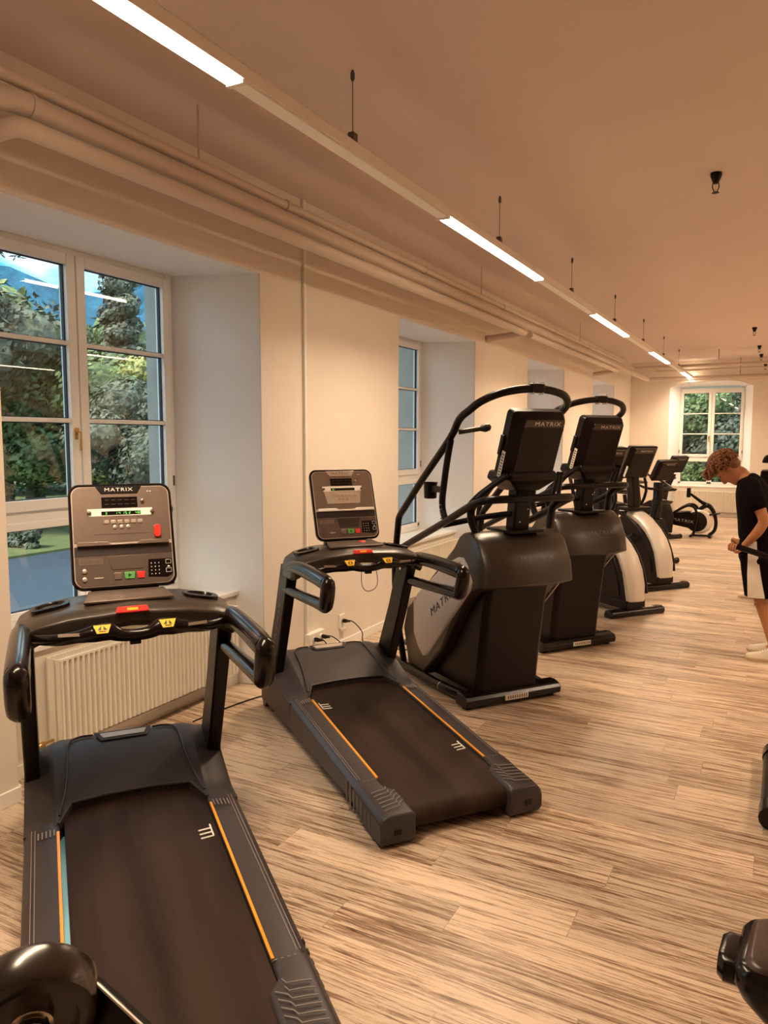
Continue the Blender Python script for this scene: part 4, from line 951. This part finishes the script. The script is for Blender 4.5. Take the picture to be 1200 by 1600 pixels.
# ================================================================= STRENGTH MACHINES at the right edge
t = thing('weight_machine', 'tall black weight stack tower at the right edge behind the person', 'strength machine', (-.10, 9.0, 0), 0)
b = MB(); b.prism([(-.10, 1.50), (-.075, 1.575), (.02, 1.60), (.6, 1.60), (.6, 1.50)], -.2, .2, 'y'); b.build('top_cap', M['black'], t, bevel=.02)
MB().box((-.04, -.18, 1.44), (.6, .18, 1.50)).build('white_band', M['white'], t)
MB().loft([[(-.10, -.2, 1.42), (.6, -.2, 1.42), (.6, .2, 1.42), (-.10, .2, 1.42)], [(-.14, -.2, 1.06), (.6, -.2, 1.06), (.6, .2, 1.06), (-.14, .2, 1.06)]]).build('stack_shroud', M['black'], t, bevel=.01)
MB().box((-.15, -.2, .99), (.6, .2, 1.055)).build('pale_shelf', M['facel'], t)
MB().box((-.08, -.16, .45), (.6, .16, .99)).build('weight_stack', M['gloss'], t, bevel=.01)
MB().box((-.10, -.25, 0), (.7, .25, .07)).build('base', M['steelblk'], t, bevel=.01)
MB().box((.02, -.14, .07), (.6, .14, .45)).build('lower_guard', M['steelblk'], t)
for k in range(3): MB().lathe([(.012, 0), (.01, .006)], (-.03+.05*k, -.16, .94-.05*k), (0, -1, 0), 10).build('bolt', M['chrome'], t)

t = thing('lever_machine', 'black lever strength machine whose padded handle the person holds', 'strength machine', (.55, 6.6, 0), 0)
MB().box((-.3, -.35, 0), (.5, .35, .06)).build('base', M['steelblk'], t, bevel=.01)
MB().box((.1, -.06, .06), (.24, .06, 1.1)).build('column', M['steelblk'], t, bevel=.01)
MB().tube([(.17, -.10, .80), (-.05, -.12, .73), (-.38, -.15, .79), (-.60, -.16, .845), (-.80, -.17, .905)], [.03, .026, .02, .019, .018], 12, smooth=3).build('lever_arm', M['steelblk'], t)
MB().tube([(-.64, -.163, .858), (-.84, -.172, .917)], .0235, 14).build('foam_grip', M['black'], t)

t = thing('machine_base', 'black rubber-capped end of a machine base at the right edge of the near floor', 'strength machine', (.0, 4.1, 0), 0)
MB().tube([(.03, -.38, .05), (.03, .38, .05)], .05, 14).build('base_tube', M['steelblk'], t)
MB().tube([(.03, .30, .05), (.03, .40, .05)], .056, 14).build('end_cap', M['gloss'], t)
MB().tube([(.03, -.42, .05), (.03, -.30, .05)], .056, 14).build('end_cap', M['gloss'], t)
MB().box((.03, -.04, .01), (.9, .04, .09)).build('cross_tube', M['steelblk'], t, bevel=.01)

# ---- padded machine part, bottom right
def PX(px, py, d):
    """world point seen d metres along the view axis"""
    x = (px-600)/F_PX; y = (800-py)/F_PX
    return Vector((0, 0, CAM_H))+(fw+rt2*x+up2*y)*d
t = thing('padded_bench', 'dark vinyl cushion of a bench machine in the bottom right corner', 'bench', (.12, 1.30, 0), 0)
org = Vector((.12, 1.30, 0))
Mp = Matrix.Translation(Vector((.165, 1.31, .90))-org) @ Matrix.Rotation(R_(-4), 4, 'Z')
p = MB(Mp)
def padsec(z, k, e=0): return [(a*k+e, b_*k, z) for a, b_ in rrect(-.195, -.082, .195, .082, .03, 6)]
p.loft([padsec(-.10, .70, .03), padsec(-.075, .84, .02), padsec(-.035, .96, .005), padsec(-.01, 1.0), padsec(.012, .99), padsec(.022, .95)]); po = p.build('cushion_body', M['gloss'], t, ang=60)
p = MB(Mp); p.loft([padsec(.018, .925), padsec(.027, .91), padsec(.032, .86)]); p.build('cushion_top', M['pad'], t, ang=60)
k = MB(Mp @ Matrix.Translation((-.198, -.005, -.012))); k.loft([[(a, b_*s_, c*s_) for b_, c in rrect(-.05, -.024, .05, .024, .022, 5)] for a, s_ in ((.03, 1), (-.012, 1), (-.022, .8))]); k.build('adjuster_knob', M['gloss'], t)
MB().tube([Vector((.105, 1.30, .0))-org, Vector((.105, 1.30, .82))-org], .035, 14).build('post', M['steelblk'], t)
MB().box((-.2, -.3, 0), (.3, .25, .05)).build('base', M['steelblk'], t, bevel=.01)

# ---- roller machine, bottom left
ro = PX(53, 1560, .87)
t = thing('roller_machine', 'black roller and chrome axle of a machine in the bottom left corner', 'strength machine', (ro.x, ro.y, 0), 0)
oz = Vector((ro.x, ro.y, 0))
ax = (rt2*.33-up2*.36-fw*.87).normalized()
MB().lathe([(.0, -.018), (.063, -.018), (.068, -.015), (.070, -.010), (.070, .026), (.067, .031), (.058, .034), (.050, .034), (.046, .026), (.0, .026)], ro-oz, ax, 48).build('foam_roller', M['roller'], t)
MB().lathe([(.022, .024), (.023, .034), (.017, .036), (.020, .039), (.020, .046), (.014, .048), (.013, .15)], ro-oz, ax, 24).build('chrome_axle', M['chrome'], t)
Pa = PX(128, 1512, .90); Pb = PX(230, 1606, .84)
dirp = (Pb-Pa).normalized(); nrm = dirp.cross(fw).normalized(); 
pl = MB(); th = fw*.012
dn = (-up2*.8+rt2*-.1).normalized()
q = [Pa-oz, Pb+dirp*.10-oz, Pb+dirp*.10+dn*.30-oz, Pa+dn*.18-rt2*.06-oz]
pl.add(q+[v+th for v in q], [(0, 1, 2, 3), (7, 6, 5, 4), (0, 4, 5, 1), (1, 5, 6, 2), (2, 6, 7, 3), (3, 7, 4, 0)]); pl.build('bracket_plate', M['steelblk'], t, bevel=.002)
MB().tube([Pa-oz-fw*.003, Pb+dirp*.1-oz-fw*.003], .0022, 6).build('plate_edge', M['facel'], t)
Pc = PX(118, 1586, .885); Pd = PX(162, 1551, .885)
MB().tube([Pc-oz, Pd-oz], .0028, 6).build('plate_rib', M['facel'], t)
MB().tube([Vector((.0, -.12, 0)), Vector((.0, -.12, ro.z-.12)), ax*.14+Vector((0, 0, ro.z))], .022, 12).build('stand', M['steelblk'], t)
MB().box((-.2, -.35, 0), (.2, .1, .05)).build('base', M['steelblk'], t, bevel=.01)

# ================================================================= PERSON
def skin_mesh(name, verts, edges_, radii, mat, parent, sub=2, root=0):
    me = bpy.data.meshes.new(name); me.from_pydata(verts, edges_, []); o = bpy.data.objects.new(name, me); COL.objects.link(o)
    sk = o.modifiers.new('skin', 'SKIN'); sk.use_smooth_shade = True
    for i, r in enumerate(radii):
        v = me.skin_vertices[0].data[i]; v.radius = (r, r) if not isinstance(r, tuple) else r; v.use_root = (i == root)
    s = o.modifiers.new('sub', 'SUBSURF'); s.levels = sub; s.render_levels = sub
    dg = bpy.context.evaluated_depsgraph_get(); m2 = bpy.data.meshes.new_from_object(o.evaluated_get(dg)); bpy.data.objects.remove(o)
    m2.name = name; r = bpy.data.objects.new(name, m2); COL.objects.link(r); m2.materials.clear(); m2.materials.append(mat)
    for p in m2.polygons: p.use_smooth = True
    if parent: r.parent = parent
    return r
PP = Vector((-.02, 6.70, 0))
t = thing('person', 'person in black T-shirt and shorts with white side panels, head bowed, gripping a handle', 'person', PP, 0)
# local: faces -x ; left (camera side) is -y
V = []; E_ = []; RR = []
def av(p, r, par=None):
    V.append(p); RR.append(r); i = len(V)-1
    if par is not None: E_.append((par, i))
    return i
pel = av((-.13, 0, .93), .13)
sp1 = av((-.15, 0, 1.08), .12, pel); sp2 = av((-.165, 0, 1.22), .13, sp1); ch = av((-.185, 0, 1.34), .12, sp2)
nk1 = av((-.25, 0, 1.445), .058, ch); nk2 = av((-.305, 0, 1.485), .055, nk1)
for s in (-1, 1):
    hp = av((-.12, s*.10, .86), .10, pel); th = av((-.11, s*.11, .70), .082, hp); kn = av((-.09, s*.115, .50), .056, th)
    kn2 = av((-.075, s*.115, .44), .052, kn); ca = av((-.03, s*.115, .33), .056, kn2); an = av((.02, s*.115, .12), .036, ca); ft = av((.02, s*.115, .06), .04, an); av((-.09, s*.125, .035), .032, ft)
# near (left) arm and far arm
arm_n = [(-.20, -.17, 1.375), (-.165, -.225, 1.30), (-.115, -.245, 1.20), (-.085, -.245, 1.12), (-.125, -.235, 1.04), (-.195, -.19, .945), (-.228, -.15, .905)]
arm_f = [(-.20, .17, 1.375), (-.165, .225, 1.30), (-.115, .245, 1.20), (-.085, .245, 1.12), (-.125, .235, 1.04), (-.195, .20, .945), (-.228, .18, .905)]
hands = []
for arm in (arm_n, arm_f):
    pr = ch
    for p, r in zip(arm, (.062, .054, .046, .041, .041, .031, .026)): pr = av(p, r, pr)
    hands.append(pr)
body = skin_mesh('body', V, E_, RR, M['skin'], t)
# hands with five fingers each curled round the grip
def hand(w, s):
    g = Vector((-.275, w[1]+s*.0-.02*0, .885))
    vv = []; ee = []; rr = []
    def a(p, r, par=None):
        vv.append(p); rr.append(r); i = len(vv)-1
        if par is not None: ee.append((par, i))
        return i
    r0 = a(tuple(w), .024); p1 = a((w[0]-.03, w[1], w[2]-.012), .026, r0); p2 = a((w[0]-.055, w[1]-s*.0, w[2]-.012), .024, p1)
    for k in range(4):
        dx = -.012-.0*k; ly = [.0, .0, 0, 0][k]; ox = -.018*k
        ln = [1, 1.08, 1.0, .8][k]
        b = a((w[0]-.035+ox*.9-.012, w[1]+s*.016, w[2]+.006+.004*k), .0095, p1 if k < 2 else p2)
        c = a((w[0]-.040+ox*.9-.012, w[1]+s*.044*ln, w[2]-.006+.004*k), .009, b)
        d = a((w[0]-.040+ox*.9-.012, w[1]+s*.046*ln, w[2]-.034+.004*k), .0085, c)
        a((w[0]-.038+ox*.9-.012, w[1]+s*.022, w[2]-.046+.004*k), .008, d)
    th = a((w[0]-.012, w[1]+s*.018, w[2]-.028), .012, r0); t2 = a((w[0]-.036, w[1]+s*.03, w[2]-.045), .0105, th); a((w[0]-.062, w[1]+s*.032, w[2]-.046), .009, t2)
    return skin_mesh('hand', vv, ee, rr, M['skin'], body, 2)
hand(Vector(arm_n[-1]), -1); hand(Vector(arm_f[-1]), 1)
# head bowed forward: lofted along its own axis with a face
HM = Matrix.Translation((-.375, 0, 1.51)) @ Matrix.Rotation(R_(-62), 4, 'Y')     # head local: z up, -x face
hd = MB(HM); secs = []
prof = [(-.135, .028, .022, -.045), (-.125, .05, .042, -.04), (-.10, .068, .055, -.022), (-.07, .078, .064, -.012), (-.03, .088, .071, -.006), (.01, .095, .076, 0), (.05, .097, .078, .004), (.085, .088, .070, .006), (.11, .062, .050, .006), (.122, .02, .018, .006)]
for z, rx_, ry_, ox in prof:
    ring = []
    for k in range(24):
        th = 2*PI*k/24; x = ox+rx_*math.cos(th); y = ry_*math.sin(th)
        ff = max(0, -math.cos(th))
        if ff > .6:
            if abs(z-.01) < .02: x += .008*(ff-.6)/.4*(1 if abs(y) > .015 else .0)        # eye sockets
            if abs(y) < .02 and -.06 < z < .03: x -= .016*(1-abs(y)/.02)*(1-abs(z+.03)/.06 if abs(z+.03) < .06 else 0)
        ring.append((x, y, z))
    secs.append(ring)
hd.loft(secs)
hd.tube([(-.088, 0, .01), (-.104, 0, -.02), (-.112, 0, -.042), (-.09, 0, -.05)], [.006, .010, .013, .008], 8, smooth=2)
hd.tube([(-.078, -.022, -.078), (-.088, 0, -.076), (-.078, .022, -.078)], [.004, .007, .004], 8); hd.tube([(-.076, -.02, -.088), (-.085, 0, -.088), (-.076, .02, -.088)], [.004, .007, .004], 8)
for s in (1, -1): hd.ell((.012, s*.078, -.012), (.018, .008, .03), 10, 8)
hd.tube([(.022, 0, -.05), (.014, 0, -.11), (-.003, 0, -.16)], [.056, .055, .058], 16)
ho = hd.build('head', M['skin'], body, subsurf=1, ang=80)
ey = MB(HM)
for s in (1, -1): ey.ell((-.082, s*.03, .012), (.008, .012, .007), 8, 6)
ey.build('eyes', M['darktext'], ho)
# curly hair
random.seed(4)
hr = MB(HM)
hr.ell((.015, 0, .055), (.105, .086, .085), 20, 12)
hr.ell((.045, 0, .0), (.07, .078, .075), 16, 10)
for k in range(420):
    th = random.uniform(0, 2*PI); ph = random.uniform(-.45, 1.5)
    d = Vector((math.cos(th)*math.cos(ph), math.sin(th)*math.cos(ph), math.sin(ph)))
    if d.x < -.3 and d.z < .25: continue
    c = Vector((.012, 0, .045))+Vector((d.x*.110, d.y*.092, d.z*.095))
    if c.x < -.07 and c.z < .04: continue
    r = random.uniform(.012, .021); a = d.orthogonal().normalized(); b_ = d.cross(a); ph0 = random.uniform(0, 6)
    hr.tube([c+(a*math.cos(ph0+q*1.3)+b_*math.sin(ph0+q*1.3))*r+d*(q*.006-.004) for q in range(6)], [.003, .0065, .008, .008, .0065, .003], 5)
for k in range(110):     # curls hanging from the bowed forehead
    y = random.uniform(-.07, .07); c = Vector((random.uniform(-.085, -.04), y, random.uniform(.055, .125))); ln = random.uniform(.4, 1.0); w_ = random.uniform(.008, .014); p0 = random.uniform(0, 6)
    hr.tube([c+Vector((-.085*ln*q/5, math.cos(p0+q*1.5)*w_, math.sin(p0+q*1.5)*w_+.022*ln*q/5)) for q in range(6)], [.006, .009, .009, .008, .006, .003], 5, smooth=2)
hr.build('hair', M['hair'], ho, ang=80)
# T-shirt
def ering(c, rx_, ry_, tilt=0, n=24):
    return [(c[0]+rx_*math.cos(2*PI*k/n)*math.cos(tilt), c[1]+ry_*math.sin(2*PI*k/n), c[2]+rx_*math.cos(2*PI*k/n)*math.sin(tilt)) for k in range(n)]
sh = MB(); sh.loft([ering((-.135, 0, .925), .135, .185), ering((-.14, 0, .98), .138, .188), ering((-.15, 0, 1.10), .135, .185), ering((-.165, 0, 1.22), .138, .20), ering((-.182, 0, 1.32), .13, .215, .12), ering((-.20, 0, 1.385), .112, .20, .3), ering((-.225, 0, 1.43), .085, .13, .5), ering((-.25, 0, 1.455), .066, .078, .6)])
for arm, s in ((arm_n, -1), (arm_f, 1)):
    a = [Vector(q) for q in arm[:4]]
    sh.tube([a[0]+Vector((.0, -s*.06, -.005)), a[0]+Vector((0, 0, .0)), a[1], a[2]+Vector((-.005, 0, .0))], [.085, .082, .078, .072], 20, smooth=2)
sh.build('t_shirt', M['shirt'], body, subsurf=1, ang=80)
# shorts: waist and two wide legs
so = MB(); so.loft([ering((-.13, 0, .985), .125, .17), ering((-.13, 0, .90), .14, .185), ering((-.12, 0, .80), .145, .195), ering((-.12, 0, .76), .13, .19)])
for s in (-1, 1): so.loft([ering((-.12, s*.095, .84), .135, .105), ering((-.11, s*.115, .70), .125, .115), ering((-.095, s*.12, .58), .12, .112), ering((-.085, s*.12, .515), .12, .112), ering((-.085, s*.12, .512), .108, .10)])
soo = so.build('shorts', M['shirt'], body, ang=80)
for s in (-1, 1):
    w = MB(); rows = []
    for z, cx_, ry_ in ((.955, -.13, .185), (.90, -.13, .194), (.80, -.12, .204), (.70, -.11, .2375), (.62, -.10, .2365), (.518, -.086, .2365)):
        wd = .028+(.955-z)*.075
        rows.append([(cx_-.03+wd*q, s*(ry_-abs(q)*.006*wd/.05), z) for q in (-1, -.5, 0, .5, 1)])
    rows2 = [[(x, y+s*.006, z) for x, y, z in r_] for r_ in rows]
    w.loft(rows+rows2[::-1], closed=False); w.build('white_side_panel', M['shortw'], soo, ang=80)
# shoes
def shoe(parent, c, yaw=0, name='shoe'):
    Mx = Matrix.Translation(c) @ Matrix.Rotation(yaw, 4, 'Z')
    u = MB(Mx); secs = []
    for x, hw_, h in ((.09, .028, .06), (.075, .036, .085), (.03, .038, .09), (-.02, .038, .085), (-.07, .043, .06), (-.13, .046, .045), (-.17, .04, .036), (-.19, .024, .026)):
        secs.append([(x, hw_*math.cos(PI*q/8), .02+h*math.sin(PI*q/8)) for q in range(9)])
    u.loft(secs); uo = u.build(name, M['shoe'], parent, ang=70)
    s_ = MB(Mx); s_.loft([[(x*k, y*k, z) for x, y in [(.10, -.02), (.10, .02), (.06, .042), (-.05, .042), (-.12, .05), (-.18, .04), (-.2, 0), (-.18, -.04), (-.12, -.05), (-.05, -.042), (.06, -.042)]] for z, k in ((0, .98), (.028, 1.0))]); s_.build('sole', M['sole'], uo, bevel=.004)
    l = MB(Mx)
    for q in range(5): l.tube([(-.03-.018*q, -.026, .092-.008*q), (-.036-.018*q, 0, .103-.009*q), (-.03-.018*q, .026, .092-.008*q)], .003, 6)
    l.build('laces', M['white'], uo)
    return uo
shoe(body, (.015, -.125, 0), .06); shoe(body, (.02, .12, 0), -.04)
# second visitor's shoe behind: a trainer with a dark sock
sx = thing('trainer_shoe', 'white trainer with dark sock glimpsed on the floor behind the person', 'shoe', (-.33, 9.15, 0), 0)
uo = shoe(sx, (.15, 0, 0), 0, 'upper'); MB().tube([(.19, 0, .08), (.22, 0, .2), (.26, 0, .38)], [.036, .036, .045], 12).build('sock', M['shirt'], sx)

# ================================================================= OUTSIDE
def tree(name, label, x, y, h, r, mat, seed, n=5200, kind='round', z0=GZ, leaf=.13, trunk=True, grp='trees outside the windows'):
    random.seed(seed)
    t = thing(name, label, 'tree', (x, y, z0), 0, grp)
    if trunk:
        b = MB(); b.tube([(0, 0, 0), (.05, .03, h*.3), (0, .05, h*.75)], [r*.09, r*.06, r*.02], 8)
        for k in range(5):
            a = random.uniform(0, 6.28); b.tube([(0, 0, h*(.25+.08*k)), (math.cos(a)*r*.5, math.sin(a)*r*.5, h*(.4+.09*k))], [r*.03, r*.012], 6)
        b.build('trunk', M['bark'], t)
    f = MB(); vs = []; fs = []
    blobs = []
    if kind == 'round':
        for k in range(16):
            th = random.uniform(0, 6.28); q = random.uniform(0, .75); zz = random.uniform(.32, .92)
            rr_ = math.sin(PI*min(1, (zz-.15)/.95))
            blobs.append((math.cos(th)*q*r*rr_, math.sin(th)*q*r*rr_, zz*h, r*random.uniform(.32, .5)))
    elif kind == 'cone':
        for k in range(26):
            zz = k/25; th = k*2.4; q = (1-zz)*.55*r; blobs.append((math.cos(th)*q, math.sin(th)*q, (.06+.9*zz)*h, r*(.16+.5*(1-zz))))
    elif kind == 'column':
        for k in range(34):
            zz = k/33; th = k*2.4; blobs.append((math.cos(th)*r*.25, math.sin(th)*r*.25, (.04+.93*zz)*h, r*(.75-.2*zz)))
    elif kind == 'hedge':
        for k in range(16): blobs.append((random.uniform(-r, r), random.uniform(-.3, .3)*r*.3, random.uniform(.2, .8)*h, h*random.uniform(.25, .4)))
    for k in range(n):
        bx, by, bz, br = random.choice(blobs)
        d = Vector((random.gauss(0, 1), random.gauss(0, 1), random.gauss(0, 1))).normalized()
        p = Vector((bx, by, bz))+Vector((d.x, d.y, d.z*.8))*br*random.uniform(.72, 1.05)
        if p.z < .05: p.z = .05+random.random()*.2
        a = (d+Vector((random.gauss(0, .5), random.gauss(0, .5), random.gauss(0, .5)))).orthogonal().normalized(); b_ = a.cross(d).normalized()
        s = leaf*random.uniform(.6, 1.4); i = len(vs)
        vs += [p-a*s, p+b_*s*.55, p+a*s, p-b_*s*.55]; fs.append((i, i+1, i+2, i+3))
    f.add(vs, fs)
    for bx, by, bz, br in blobs: f.ell((bx, by, bz), (br*.66, br*.66, br*.54), 8, 6)
    f.build('foliage', mat, t, smooth=False)
    return t
struct(MB().box((-13.2, -30, GZ-.3), (-4.4, 40, GZ)).build('ground', M['asphalt'], smooth=False)).name = 'ground_asphalt'
struct(MB().box((-90, -60, GZ-.31), (-13.2, 90, GZ+.05)).build('ground_lawn', M['grass'], smooth=False))
struct(MB().box((-16, 40, GZ-.31), (30, 90, GZ-.01)).build('ground_lawn', M['grass'], smooth=False))
struct(MB().box((-4.4, 18.9, GZ-.3), (30, 40, GZ)).build('ground_lawn', M['grass'], smooth=False))
def at(px, dist):
    d = fw+rt2*((px-600)/F_PX); d.z = 0; d.normalize(); return d*dist
def TR(px, dist, *a, **k):
    p = at(px, dist); return tree(a[0], a[1], p.x, p.y, *a[2:], **k)
TR(55, 21, 'broadleaf_tree', 'large green broadleaf tree filling the left half of the large window', 5.9, 3.1, M['leaf'], 1, n=26000, leaf=.075)
TR(-82, 19, 'broadleaf_tree', 'tall tree at the left edge of the large window', 9.5, 2.6, M['leafd'], 2, n=9000, leaf=.09)
TR(198, 24, 'conifer_tree', 'tall narrow dark conifer behind the right casement', 9.8, .78, M['leafd'], 3, n=15000, kind='column', leaf=.075)
TR(212, 20, 'broadleaf_tree', 'yellow green tree below the dark conifer', 4.3, 1.5, M['leafy'], 5, n=11000, leaf=.065)
TR(150, 26, 'broadleaf_tree', 'green tree behind the centre mullion of the large window', 4.3, 1.6, M['leaf'], 6, n=11000, leaf=.075)
TR(225, 17.5, 'broadleaf_tree', 'dark bushy tree low in the right casement beside the stone jamb', 3.6, 1.6, M['leafd'], 7, n=12000, leaf=.055)
TR(140, 34, 'broadleaf_tree', 'distant dark tree seen low through the right casement', 4.4, 3.2, M['leafd'], 8, n=4000, leaf=.16)
TR(0, 33, 'broadleaf_tree', 'distant dark tree seen low through the left casement', 5, 4.2, M['leafd'], 9, n=5000, leaf=.18)
TR(60, 38, 'broadleaf_tree', 'far dark tree filling the gap under the large tree', 4.6, 4.5, M['leafd'], 10, n=4500, leaf=.2)
TR(22, 17.6, 'low_bush', 'low grey green bush on the verge left of the nearest console', .55, .5, M['leafd'], 11, n=2500, kind='hedge', leaf=.05, trunk=False)
for i, (px, di, h, r, k, mt, sd) in enumerate(((1050, 28, 9, 3.0, 'cone', 'leafd', 21), (1110, 25, 8.5, 2.8, 'round', 'leafd', 22), (1170, 27, 9, 3.0, 'cone', 'leaf', 23), (1085, 23, 3.6, 1.8, 'round', 'leaf', 24), (1150, 23.5, 3.2, 2.0, 'round', 'leafd', 25), (1120, 33, 12, 5, 'round', 'leafd', 26))):
    TR(px, di, 'garden_tree', ['dark conifer at the left of the far window', 'dense dark tree in the middle of the far window', 'green conifer at the right of the far window', 'light green bush low left in the far window', 'dark bush low right in the far window', 'tall dark tree behind all others in the far window'][i], h, r, M[mt], sd, n=16000, kind=k, leaf=.065, grp='trees beyond the far window')
for i, (yy, sd) in enumerate(((9, 31), (14, 32), (20, 33), (27, 34))):
    tree('broadleaf_tree', 'green tree in the row outside the %s' % ['second window', 'third window', 'fourth window', 'building corner'][i], -21-i, yy+6, 6.5, 3, M['leaf'], sd, n=2500, leaf=.22)
# wooded mountain ridges
def ridge(name, label, cx, cy_, L_, h, seed, dirv):
    random.seed(seed); n, m = 60, 14; d = Vector(dirv[:2]).normalized(); nrm = Vector((-d.y, d.x)); secs = []
    for j in range(m):
        row = []
        for i in range(n):
            t_ = i/(n-1); hh = h*(.62+.25*math.sin(t_*7+seed)+.12*math.sin(t_*19+seed*2)+.05*math.sin(t_*47))
            f_ = j/(m-1); p = Vector((cx, cy_))+d*(t_-.5)*L_+nrm*(1-f_)*h*1.4
            row.append((p.x, p.y, GZ-1+hh*f_**.8+random.uniform(-1, 1)*h*.008*(1 if f_ > 0 else 0)))
        secs.append(row)
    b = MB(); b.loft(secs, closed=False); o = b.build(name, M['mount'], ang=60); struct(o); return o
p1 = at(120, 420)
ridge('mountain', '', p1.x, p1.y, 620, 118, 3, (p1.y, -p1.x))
